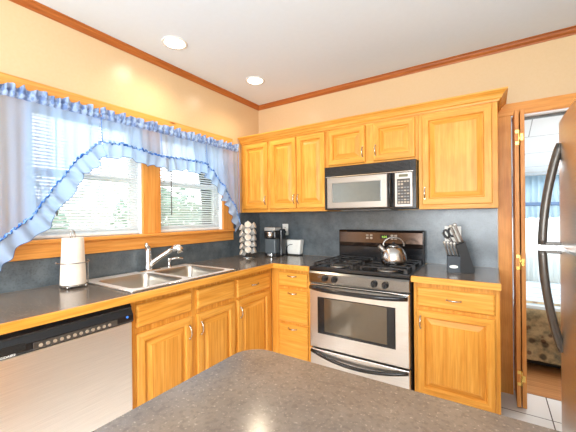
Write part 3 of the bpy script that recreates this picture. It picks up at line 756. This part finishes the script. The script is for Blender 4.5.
# kettle
kx, ky, kz = 1.592, -0.41, 0.9505
t = thing('kettle', 'stainless steel tea kettle on the right side of the stove', 'kettle', (kx, ky, kz))
obj('body', MB().lathe([(0.075, kz), (0.088, kz + 0.006), (0.094, kz + 0.025), (0.093, kz + 0.05), (0.084, kz + 0.085), (0.066, kz + 0.113), (0.046, kz + 0.128), (0.04, kz + 0.131)], kx, ky, 36), brushed('kettle_steel', (0.6, 0.59, 0.58), 'z', 0.2), t)
ld = obj('lid', MB().lathe([(0.041, kz + 0.131), (0.038, kz + 0.136), (0.02, kz + 0.142), (0.008, kz + 0.144)], kx, ky, 24), CHROME, t)
obj('lid_knob', MB().lathe([(0.007, kz + 0.143), (0.007, kz + 0.15), (0.012, kz + 0.155), (0.008, kz + 0.163)], kx, ky, 14), BLACK, ld)
ax = Vector((-0.92, -0.38, 0)).normalized()
o_ = Vector((kx, ky, kz))
obj('spout', MB().tube([o_ + ax * 0.06 + Vector((0, 0, 0.085)), o_ + ax * 0.085 + Vector((0, 0, 0.112)), o_ + ax * 0.105 + Vector((0, 0, 0.135))], [0.022, 0.017, 0.014], 14), STEEL_M, t)
hp = []
for k in range(25):
    a = PI * k / 24 * 1.16 - 0.08 * PI; hp.append(o_ + ax * (0.074 * math.cos(a)) + Vector((0, 0, 0.142 + 0.054 * math.sin(a))))
obj('handle', MB().tube(hp, 0.0075, 10), STEEL_D, t, 'arched steel handle')

# ================================================================== MICROWAVE
t = thing('microwave', 'stainless and black over-the-range microwave mounted above the stove', 'microwave', (1.38, -0.2, 1.36))
MX0, MX1, MYF = 1.012, 1.752, -0.385
obj('body', MB().box(MX0, MX1, MYF + 0.02, -0.0095, 1.363, 1.725, 0.004), BLACKM, t)
obj('face', MB().box(MX0, MX1, MYF, MYF + 0.02, 1.363, 1.725, 0.004), BLACK, t, 'black front frame')
mb = MB()
for k in range(7): mb.box(MX0 + 0.03, MX1 - 0.04, MYF - 0.004, MYF + 0.002, 1.652 + k * 0.010, 1.658 + k * 0.010, 0.001)
obj('vent_grille', mb, BLACKM, t, 'black vent grille')
obj('chrome_strip', MB().box(MX0 + 0.01, MX1 - 0.02, MYF - 0.005, MYF, 1.636, 1.643, 0.001), CHROME, t)
P = face_map('back', MYF)
mb = MB(); rings(mb, P, MX0 + 0.028, 1.545, 1.376, 1.632, [(0, -0.002), (0, 0.010), (0.004, 0.013), (0.046, 0.013), (0.047, 0.008)])
dd = obj('door', mb, [STEEL_M, STEEL_M], t, 'stainless steel door')
mb = MB(); rings(mb, P, MX0 + 0.077, 1.496, 1.425, 1.583, [(0, 0.0), (0, 0.0095), (0.002, 0.010)])
obj('window', mb, [MWGLASS, MWGLASS], dd, 'grey glass window')
hp = [(1.570, MYF - 0.006, 1.385)] + [(1.570, MYF - 0.012 - 0.03 * math.sin(PI * k / 10), 1.39 + 0.235 * k / 10) for k in range(11)] + [(1.570, MYF - 0.006, 1.63)]
obj('handle', MB().tube(hp, 0.009, 10), BLACK, dd, 'curved black handle')
mb = MB(); rings(mb, P, 1.600, 1.728, 1.376, 1.632, [(0, -0.002), (0, 0.008), (0.003, 0.010)])
kp = obj('control_panel', mb, [STEEL_M, STEEL_M], t, 'stainless steel keypad panel')
obj('display', MB().box(1.632, 1.696, MYF - 0.0115, MYF - 0.009, 1.598, 1.618), plain('lcd_olive', lin(96, 92, 64), 0.3), kp)
obj('keypad', MB().box(1.618, 1.712, MYF - 0.0115, MYF - 0.009, 1.395, 1.585), BROWNP, kp, 'dark brown keypad')
for r_ in range(8):
    for c_ in range(4):
        x = 1.624 + c_ * 0.0215; z = 1.402 + r_ * 0.0225
        if r_ == 6 and c_ in (2, 3): continue
        obj('key', MB().box(x, x + 0.0165, MYF - 0.0128, MYF - 0.011, z, z + 0.010 + (0.005 if r_ in (0, 6) else 0)), TAN if (r_ in (0, 6, 7) or (r_ + c_) % 3 == 0) else GREY, kp)
obj('lamp_lens', MB().box(1.15, 1.55, -0.33, -0.10, 1.355, 1.363), GREY, t)

# ================================================================== REFRIGERATOR
t = thing('refrigerator', 'tall stainless steel top-freezer refrigerator at the right edge of the kitchen', 'refrigerator', (2.85, -1.10, 0))
FX, FY0, FY1 = 2.50, -1.49, -0.72
obj('body', MB().box(2.575, 3.24, FY0, FY1, 0.03, 1.765, 0.006), GREYD, t, 'grey cabinet')
obj('feet', MB().box(2.62, 3.2, FY0 + 0.05, FY1 - 0.05, 0, 0.03), BLACKM, t)
def fdoor(nm, z0, z1, lab):
    mb = MB()
    n = 14; A = []
    for k in range(n + 1):
        y = FY0 + (FY1 - FY0) * k / n; f = -1 + 2 * k / n
        A.append((FX + 0.003 * abs(f) ** 6, y))
    poly = A + [(2.57, FY1), (2.57, FY0)]
    mb.prism(poly, 'z', z0, z1)
    return obj(nm, mb, FRIDGE, t, lab)
d1 = fdoor('freezer_door', 1.149, 1.777, 'stainless freezer door'); d2 = fdoor('fridge_door', 0.06, 1.137, 'stainless fridge door')
def fhandle(za, zb, parent):
    pts = []; n = 20
    for k in range(n + 1):
        f = k / n                       # 0 at the split end, 1 at the far end
        off = 0.068 * math.cos(f * PI / 2) ** 0.8 + 0.004
        pts.append((FX - off + 0.008 * f, FY1 - 0.045, za + (zb - za) * f))
    mb = MB(); mb.tube(pts, 0.024, 12, rz=0.8)
    s = 1 if zb > za else -1
    mb.box(FX - 0.088, FX + 0.004, FY1 - 0.062, FY1 - 0.030, min(za, za + s * 0.016), max(za, za + s * 0.016), 0.004)
    h = obj('handle', mb, GREYD, parent, 'curved dark grey handle')
    obj('handle_cap', MB().box(FX - 0.09, FX + 0.004, FY1 - 0.064, FY1 - 0.028, za - (0.004 if s > 0 else 0), za + (0 if s > 0 else 0.004)), CHROME, h, 'bright trim')
fhandle(1.156, 1.66, d1); fhandle(1.13, 0.63, d2)

# ================================================================== ISLAND
t = thing('kitchen_island', 'oak island base standing under the speckled island countertop', 'island', (2.15, -2.4, 0))
obj('body', MB().box(1.66, 2.70, -2.66, -2.14, 0.09, 0.875, 0.002), OAK['z'], t)
obj('toe_kick', MB().box(1.70, 2.66, -2.62, -2.18, 0, 0.09), BLACKM, t)
for (u0, u1) in ((1.68, 2.01), (2.02, 2.35), (2.36, 2.68)):
    P = lambda u, v, d: (u, -2.14 + d, v)
    mb = MB(); rings(mb, P, u0, u1, 0.12, 0.85, [(0, 0.0005), (0, 0.015), (0.05, 0.016), (0.06, 0.008)])
    obj('panel', mb, [OAK['z'], OAK['x']], t)
pts = rr(1.575, 2.74, -2.74, -2.062, 0.075, 8)
mb = MB()
mb.sweep([[(x + (2.15 - x) * i, y + (-2.4 - y) * i, z) for x, y in pts] for i, z in ((0.008, 0.876), (0, 0.880), (0, 0.908), (0.008, 0.914))])
tag(obj('island_countertop', mb, COUNTER), 'large speckled brown grey island countertop with rounded corner in the foreground', 'countertop')

# ================================================================== SMALL OBJECTS
# paper towels
px, py, pz = 0.165, -1.965, 0.9145
t = thing('paper_towel_holder', 'chrome wire paper towel holder standing left of the sink', 'paper towel holder', (px, py, pz))
mb = MB(); ring = [(px + 0.066 * math.cos(2 * PI * k / 24), py + 0.066 * math.sin(2 * PI * k / 24), pz + 0.014) for k in range(24)]
mb.tube(ring, 0.003, 8, closed=True); mb.tube([(px - 0.066, py, pz + 0.014), (px + 0.066, py, pz + 0.014)], 0.003, 8)
obj('base_ring', mb, WIRE, t)
for k in range(4):
    a = PI / 4 + k * PI / 2; obj('ball_foot', MB().sphere((px + 0.066 * math.cos(a), py + 0.066 * math.sin(a), pz + 0.009), 0.009), WIRE, t)
mb = MB(); mb.tube([(px, py, pz + 0.014), (px, py, pz + 0.30)], 0.003, 8)
lp = [(px, py - 0.011 * math.cos(PI * k / 12), pz + 0.30 + 0.028 * math.sin(PI * k / 12)) for k in range(13)]
mb.tube([(px, py - 0.011, pz + 0.28)] + lp + [(px, py + 0.011, pz + 0.28)], 0.003, 8)
obj('center_rod', mb, WIRE, t)
mb = MB(); ar = []
for k in range(21):
    a = R(-110 + 200 * k / 20); ar.append((px + 0.080 * math.cos(a), py + 0.080 * math.sin(a), pz + 0.145))
mb.tube(ar, 0.0028, 8); e_ = ar[-1]
mb.tube([e_, (e_[0], e_[1], pz + 0.155), (e_[0], e_[1], pz + 0.014), (px, py + 0.066, pz + 0.014)], 0.0032, 8)
mb.sphere((ar[0][0], ar[0][1], pz + 0.145), 0.0055)
obj('side_arm', mb, WIRE, t)
tag(obj('paper_towel_roll', MB().lathe([(0.020, pz + 0.019), (0.064, pz + 0.019), (0.065, pz + 0.023), (0.062, pz + 0.10), (0.057, pz + 0.20), (0.054, pz + 0.283), (0.052, pz + 0.287), (0.020, pz + 0.287), (0.019, pz + 0.280)], px, py, 32), PAPER), 'white paper towel roll on the wire holder beside the sink', 'paper towels')

# coffee pod carousel
cx, cy, cz = 0.214, -0.458, 0.9145
t = thing('pod_carousel', 'chrome wire coffee pod carousel in the counter corner', 'pod carousel', (cx, cy, cz))
obj('base', MB().lathe([(0.066, cz), (0.068, cz + 0.005), (0.05, cz + 0.011), (0.014, cz + 0.013)], cx, cy), CHROME, t)
mb = MB(); mb.tube([(cx, cy, cz + 0.012), (cx, cy, cz + 0.345)], 0.004, 8); mb.sphere((cx, cy, cz + 0.352), 0.009)
obj('post', mb, CHROME, t)
base_a = math.atan2(-2.822 - cy, 2.2135 - cx)
names_c = {-1: 'left', 0: 'middle', 1: 'right'}
names_r = ['bottom', 'fourth', 'third', 'second', 'top']
podproto = None
def pod_at(M):
    global podproto
    if podproto is None:
        root = bpy.data.objects.new('coffee_pod', None); root.empty_display_size = 0.02; C.objects.link(root)
        a = MB().lathe([(0.0175, 0.0), (0.019, 0.001), (0.0225, 0.036), (0.0258, 0.037), (0.0258, 0.039)], 0, 0, 20)
        l_ = MB().lathe([(0.0235, 0.039), (0.0225, 0.0402), (0.004, 0.0404)], 0, 0, 20)
        obj('cup', a, PODM, root, origin=(0, 0, 0)); obj('foil_lid', l_, PODL, root, 'tan foil lid', origin=(0, 0, 0))
        podproto = root; r = root
    else:
        r = podproto.copy(); C.objects.link(r)
        for ch in podproto.children:
            c = ch.copy(); C.objects.link(c); c.parent = r
    r.matrix_world = M
    return r
wire = MB()
for row in range(5):
    for col in (-1, 0, 1):
        a = base_a + col * R(68)
        z = cz + 0.050 + row * 0.060 + (0.018 if col == 0 else 0.0) - (0.008 if col == -1 else 0)
        if col == 1: z += 0.010
        out = Vector((math.cos(a), math.sin(a), 0)); ax = (out * 0.93 + Vector((0, 0, 0.36))).normalized()
        pos = Vector((cx, cy, z)) + out * 0.030
        side = Vector((-math.sin(a), math.cos(a), 0)); up = ax.cross(side)
        M = Matrix((side, up, ax)).transposed().to_4x4()
        if M.determinant() < 0: M = Matrix((-side, up, ax)).transposed().to_4x4()
        M = M @ Matrix.Scale(1.18, 4); M.translation = pos
        p_ = pod_at(M)
        tag(p_, 'white coffee pod in the %s row of the carousel, %s column' % (names_r[row], names_c[col]), 'coffee pod', 'coffee pods in the carousel')
        rc = pos + ax * 0.040; s1 = side; s2 = up
        wire.tube([rc + (s1 * math.cos(2 * PI * k / 16) + s2 * math.sin(2 * PI * k / 16)) * 0.0275 for k in range(16)], 0.0014, 6, closed=True)
        wire.tube([Vector((cx, cy, z - 0.018)), rc - s2 * 0.0275 if s2.z > 0 else rc + s2 * 0.0275], 0.0014, 6)
obj('wire_rings', wire, WIRE, t)

# coffee maker
t = thing('coffee_maker', 'slim black single-serve coffee maker with silver top in the counter corner', 'coffee maker', (0.37, -0.25, 0.9145))
z0 = 0.9145; x0, x1 = 0.297, 0.447
obj('base', MB().box(x0, x1, -0.315, -0.185, z0, z0 + 0.03, 0.008), BLACKM, t)
obj('drip_tray', MB().box(x0 + 0.045, x1 - 0.045, -0.325, -0.26, z0 + 0.004, z0 + 0.036, 0.006), CHROME, t, 'chrome drip tray')
obj('column', MB().box(x0 + 0.004, x1 - 0.016, -0.305, -0.20, z0 + 0.03, z0 + 0.178, 0.012), plain('graphite_plastic', lin(84, 92, 98), 0.35), t, 'graphite column')
obj('water_tank', MB().box(x0 + 0.006, x1 + 0.012, -0.235, -0.155, z0 + 0.002, z0 + 0.272, 0.012), BLACK, t, 'black water tank')
obj('head', MB().box(x0, x1 - 0.008, -0.312, -0.19, z0 + 0.175, z0 + 0.258, 0.016), BLACK, t, 'black brew head')
obj('brew_spout', MB().lathe([(0.026, z0 + 0.185), (0.034, z0 + 0.192), (0.034, z0 + 0.245)], (x0 + x1) / 2 - 0.004, -0.300, 20), CHROME, t)
obj('lid', MB().box(x0 + 0.002, x1 - 0.010, -0.318, -0.195, z0 + 0.252, z0 + 0.29, 0.014, seg=3), plain('silver_lid', lin(206, 208, 208), 0.25, 0.6), t, 'silver lid')

# toaster
t = thing('toaster', 'small white toaster with dark curved cord against the back wall', 'toaster', (0.50, -0.075, 0.9145))
z0 = 0.9145
mb = MB(); L = []
for (hw, hd, z, r) in ((0.072, 0.030, z0 + 0.012, 0.012), (0.077, 0.036, z0 + 0.03, 0.014), (0.085, 0.040, z0 + 0.12, 0.014), (0.0885, 0.040, z0 + 0.150, 0.014), (0.086, 0.036, z0 + 0.157, 0.012)):
    L.append([(x, y, z) for x, y in rr(0.508 - hw, 0.508 + hw, -0.062 - hd, -0.062 + hd, r)])
mb.sweep(L)
obj('body', mb, WHITE, t, 'white flared body')
mb = MB(); mb.box(0.452, 0.564, -0.076, -0.050, z0 + 0.157, z0 + 0.1585)
obj('slot', mb, DARK, t)
obj('base', MB().box(0.438, 0.578, -0.098, -0.026, z0, z0 + 0.013, 0.004), BLACKM, t, 'black base')
pts = [(0.40, -0.075, z0 + 0.02), (0.425, -0.095, z0 + 0.06), (0.445, -0.106, z0 + 0.093), (0.475, -0.109, z0 + 0.110), (0.505, -0.108, z0 + 0.112)]
obj('cord', MB().tube(pts, 0.003, 8), BLACKM, t, 'thin dark cord')

# outlets
def outlet(x0, x1, z0, z1, label, plug=False):
    t = thing('wall_outlet', label, 'outlet', ((x0 + x1) / 2, -0.0095, z0))
    mb = MB(); mb.box(x0, x1, -0.0145, -0.0095, z0, z1, 0.002); obj('cover_plate', mb, WHITE, t)
    xm = (x0 + x1) / 2; zm = (z0 + z1) / 2
    for dz in (-0.022, 0.022):
        s = obj('socket', MB().box(xm - 0.015, xm + 0.015, -0.016, -0.0143, zm + dz - 0.014, zm + dz + 0.014, 0.001), WHITE, t)
        h = MB(); h.box(xm - 0.008, xm - 0.005, -0.0163, -0.0159, zm + dz - 0.006, zm + dz + 0.006); h.box(xm + 0.005, xm + 0.008, -0.0163, -0.0159, zm + dz - 0.006, zm + dz + 0.006)
        obj('slots', h, DARK, s)
    return t
outlet(0.322, 0.394, 1.112, 1.232, 'white wall outlet with a black plug above the toaster')
outlet(1.892, 2.010, 1.100, 1.222, 'white wall outlet behind the knife block')
pl = thing('power_plug', 'black power plug in the outlet above the toaster', 'plug', (0.352, -0.03, 1.15))
obj('plug_body', MB().box(0.334, 0.374, -0.045, -0.0164, 1.137, 1.161, 0.005), BLACKM, pl)
obj('cord', MB().tube([(0.340, -0.04, 1.146), (0.325, -0.045, 1.135), (0.332, -0.045, 1.08), (0.365, -0.04, 1.0), (0.385, -0.04, 0.94), (0.39, -0.05, 0.919)], 0.0032, 8), BLACKM, pl)

# knife block
KB = Vector((2.002, -0.315, 0.9145)); ka = R(8)
def K(u, v, w):   # u to the right, v away from viewer, w up, rotated about z
    return (KB.x + u * math.cos(ka) - v * math.sin(ka), KB.y + u * math.sin(ka) + v * math.cos(ka), KB.z + w)
t = thing('knife_block', 'black slanted knife block holding steel handled knives on the right counter', 'knife block', KB)
def kprism(prof, u0, u1, depth_axis='v'):
    mb = MB(); A = [K(u0, v, w) for v, w in prof]; B = [K(u1, v, w) for v, w in prof]
    mb.sweep([A, B]); return mb
# front tier faces the viewer (holds small knives); tall leaning tier behind, leaning left
mb = MB()
mb.sweep([[K(u, v, w) for u, w in ((-0.062, 0.0), (0.018, 0.0), (0.018, 0.112), (-0.062, 0.112))] for v in (-0.06, 0.02)])
obj('front_tier', mb, plain('block_slate', lin(32, 42, 52), 0.45), t, 'slate coloured front tier')
mb = MB()
mb.sweep([[K(u, v, w) for u, w in ((0.0185, 0.0), (0.098, 0.0), (0.106, 0.016), (0.050, 0.212), (-0.008, 0.185), (0.0185, 0.112))] for v in (-0.055, 0.035)])
obj('tall_tier', mb, plain('block_black', (0.01, 0.01, 0.011, 1), 0.6), t, 'black leaning rear tier')
mb = MB(); mb.tube([K(-0.022, -0.060, 0.035), K(-0.022, -0.0615, 0.035)], 0.027, 24)
for v in mb.bm.verts:
    pass
lg = MB(); cvs = []
for k in range(28):
    a = 2 * PI * k / 28; cvs.append((0.027 * math.cos(a), 0.011 * math.sin(a)))
mb.bm.free()
lg.sweep([[K(-0.022 + a, v, 0.04 + b) for a, b in cvs] for v in (-0.0602, -0.0615)])
obj('emblem', lg, WHITE, t, 'white oval emblem')
def knife(p, q, r, label, group, tip=True):
    p, q = Vector(p), Vector(q); d = (q - p); n = d.normalized()
    tt = thing('knife', label, 'knife', p, group)
    pts = [p + d * (k / 6) for k in range(7)]
    rad = [r * f for f in (0.8, 0.95, 1.0, 0.92, 0.95, 1.1, 0.9)]
    obj('handle', MB().tube(pts, rad, 10, rz=0.6), STEEL_M, tt, 'steel handle')
    obj('blade', MB().tube([p - n * 0.0, p - n * 0.05], [r * 0.7, r * 0.35], 6, rz=0.2), CHROME, tt)
    obj('end_cap', MB().sphere(q, r * 0.95, (1, 0.7, 1), 10), STEEL_X, tt, 'bright steel end cap')
    for f in (0.35, 0.65):
        obj('rivet', MB().sphere(p + d * f + Vector((0.002, -r * 0.75, 0)), 0.0022, seg=8), BLACKM, tt)
ord_ = ['leftmost', 'second from left', 'third from left', 'rightmost']
for k in range(4):
    u = -0.054 + k * 0.0205
    knife(K(u, -0.03, 0.1122), K(u - 0.024, -0.045, 0.205 - 0.002 * k), 0.0100, 'steel handled steak knife in the front tier of the block, ' + ord_[k], 'steak knives in the block')
for k, (u, w, v, l_) in enumerate(((0.010, 0.1965, -0.02, 'long steel handled kitchen knife in the upper tier of the block, left of the pair'), (0.036, 0.2065, -0.01, 'long steel handled kitchen knife in the upper tier of the block, right of the pair'))):
    knife(K(u, v, w), K(u - 0.048, v - 0.01, w + 0.120), 0.0135, l_, None)
sc = thing('scissors', 'black handled kitchen scissors standing in the knife block', 'scissors', K(-0.010, 0.03, 0.188))
for (du, dw) in ((-0.020, 0.0), (0.018, 0.012)):
    c = Vector(K(-0.048 + du * 0.8, -0.005, 0.262 + dw)); ring = []
    for k in range(20):
        a = 2 * PI * k / 20; ring.append(c + Vector((0.016 * math.cos(a) - 0.006 * math.sin(a), 0, 0.027 * math.sin(a))))
    obj('finger_loop', MB().tube(ring, 0.0075, 8, closed=True), BLACKM, sc)
obj('blades', MB().tube([Vector(K(-0.008, 0.0, 0.180)), Vector(K(-0.044, -0.004, 0.245))], [0.010, 0.007], 8, rz=0.4), BLACKM, sc)
knife(K(-0.012, 0.035, 0.1885), K(-0.082, 0.03, 0.262), 0.0095, 'sharpening steel with silver handle tilted left behind the scissors', None)

# ================================================================== CURTAINS
bound = [(-2.42, 1.06), (-2.30, 1.185), (-2.155, 1.318), (-2.042, 1.489), (-1.922, 1.666), (-1.789, 1.798), (-1.646, 1.812), (-1.424, 1.788), (-1.341, 1.775), (-1.15, 1.785), (-0.95, 1.785), (-0.875, 1.770), (-0.80, 1.70), (-0.688, 1.60), (-0.60, 1.50), (-0.528, 1.39), (-0.49, 1.29), (-0.470, 1.23)]
def zb(y):
    for (a, za), (b, zb_) in zip(bound, bound[1:]):
        if a <= y <= b: return za + (zb_ - za) * (y - a) / (b - a)
    return bound[0][1] if y < bound[0][0] else bound[-1][1]
def fold(y): return 0.015 * math.sin(y * 46 + 1.5 * math.sin(y * 7)) + 0.010 * math.sin(y * 91 + 1.3) + 0.004 * math.sin(y * 23)
ZH = 1.962
cx0 = 0.098
tag(obj('curtain_rod', MB().tube([(0.0205, -0.448, 1.985), (cx0 - 0.004, -0.462, 1.985), (cx0, -0.49, 1.985), (cx0, -1.4, 1.985), (cx0, -2.35, 1.985), (0.0205, -2.37, 1.985)], 0.006, 8), WHITE), 'curtain rod threaded through the ruffled headers above the kitchen windows', 'curtain rod')
def swag(label, y0, y1, kind):
    t = thing('swag_curtain', label, 'curtain', (cx0, (y0 + y1) / 2, zb((y0 + y1) / 2)), 'blue ruffled curtain set')
    n = int((y1 - y0) / 0.008); rows = []
    ys = [y0 + (y1 - y0) * k / n for k in range(n + 1)]
    for j in range(15):
        f = j / 14; rows.append([(cx0 + fold(y) * (0.35 + 0.65 * f) + 0.012 * f, y, ZH + (zb(y) - ZH) * f) for y in ys])
    obj('sheer_panel', MB().grid(rows), SHEER, t, 'sheer pale blue panel', recalc=False)
    # ruffled header
    rows = []
    m_ = int((y1 - y0) / 0.004)
    for j in range(9):
        f = j / 8; z = 1.952 + 0.066 * f; row = []
        for k in range(m_ + 1):
            y = y0 + (y1 - y0) * k / m_
            pk = 1.0 if f > 0.62 else (0.25 if f < 0.55 else 0.6)
            a = 0.006 + 0.013 * pk
            puff = 0.012 * math.sin(PI * min(1, f / 0.6)) if f < 0.6 else 0.004
            row.append((cx0 + 0.012 + puff + a * math.sin(y * 150 + 1.5 * math.sin(y * 31)) * (0.6 if f < .6 else 1), y, z + (0.010 * math.sin(y * 75 + 2 * math.sin(y * 20)) if f > 0.9 else 0)))
        rows.append(row)
    obj('header_ruffle', MB().grid(rows), HEAD, t, 'gathered slate blue header', recalc=False)
    # ruffle along the lower edge
    pts = []
    m_ = int((y1 - y0) / 0.006); yy = [y0 + (y1 - y0) * k / m_ for k in range(m_ + 1)]
    if kind == 'right': pass
    s = 0; rows = [[] for _ in range(7)]; shir = []; hem = []
    for k, y in enumerate(yy):
        z = zb(y); h = 0.02
        ta = Vector((0, 2 * h, zb(min(y + h, 9)) - zb(y - h))).normalized()
        nn = Vector((0, ta.z, -ta.y))
        down = (nn * 0.75 + Vector((0, 0, -1)) * 0.25).normalized()
        if k: s += math.hypot(y - yy[k - 1], z - zb(yy[k - 1]))
        ph = s * 72 + 1.2 * math.sin(s * 17)
        for j in range(7):
            f = j / 6
            p = Vector((cx0 + 0.024 + fold(y) * 0.6, y, z)) + down * (0.094 * f * (1 + 0.10 * math.sin(ph * 0.37) + 0.05 * math.sin(ph * 0.9)))
            p.x += (0.004 + 0.013 * f) * math.sin(ph) + 0.006 * f
            rows[j].append(p)
        shir.append(Vector((cx0 + 0.028 + fold(y) * 0.6 + 0.004 * math.sin(s * 260), y, z + 0.006 * math.sin(s * 170))))
        hem.append(rows[6][-1])
    edges = [y0] + ([y1] if kind == 'right' else []) + ([-1.34] if kind == 'mid' else [])
    for ye in edges: obj('side_hem', MB().tube([(cx0 + 0.012 + fold(ye) * (0.35 + 0.65 * f_) + 0.012 * f_, ye, ZH + (zb(ye) - ZH) * f_) for f_ in (0, 0.25, 0.5, 0.75, 1)], 0.0032, 6), SEAM, t, 'darker blue stitched edge')
    rf = obj('ruffle', MB().grid(rows), RUFF, t, 'pale blue ruffle', recalc=False)
    obj('shirring', MB().tube(shir, [0.0058 + 0.003 * math.sin(k * 1.9) for k in range(len(shir))], 6), SHIRR, rf, 'bright blue gathered seam')
    obj('hem', MB().tube(hem, 0.0016, 5), NAVY, rf, 'dark hem thread')
    return t
swag('left blue swag curtain sweeping down in a ruffle past the paper towels', -2.36, -1.778, 'left')
swag('short blue ruffled valance in the middle over both window tops', -1.774, -0.894, 'mid')
swag('right blue swag curtain falling in a ruffle beside the corner cabinet', -0.890, -0.470, 'right')

# ================================================================== RECESSED LIGHTS
def downlight(x, y, label):
    t = thing('recessed_light', label, 'ceiling light', (x, y, CZ))
    mb = MB(); mb.lathe([(0.088, CZ - 0.0005), (0.088, CZ - 0.005), (0.072, CZ - 0.007), (0.070, CZ - 0.004)], x, y, 32); obj('trim_ring', mb, WHITE, t)
    obj('lens', MB().lathe([(0.069, CZ - 0.0045), (0.066, CZ - 0.0075), (0.01, CZ - 0.008)], x, y, 32), LAMP, t, 'glowing warm lens')
    d = bpy.data.lights.new('recessed_lamp', 'SPOT'); d.energy = 22; d.color = (1.0, 0.84, 0.6); d.spot_size = R(150); d.spot_blend = 0.8; d.shadow_soft_size = 0.06
    o = bpy.data.objects.new('recessed_lamp', d); C.objects.link(o); o.location = (0, 0, -0.03); o.parent = t
downlight(0.33, -1.375, 'round recessed ceiling light nearer the camera above the sink')
downlight(0.41, -0.57, 'round recessed ceiling light near the corner above the cabinets')
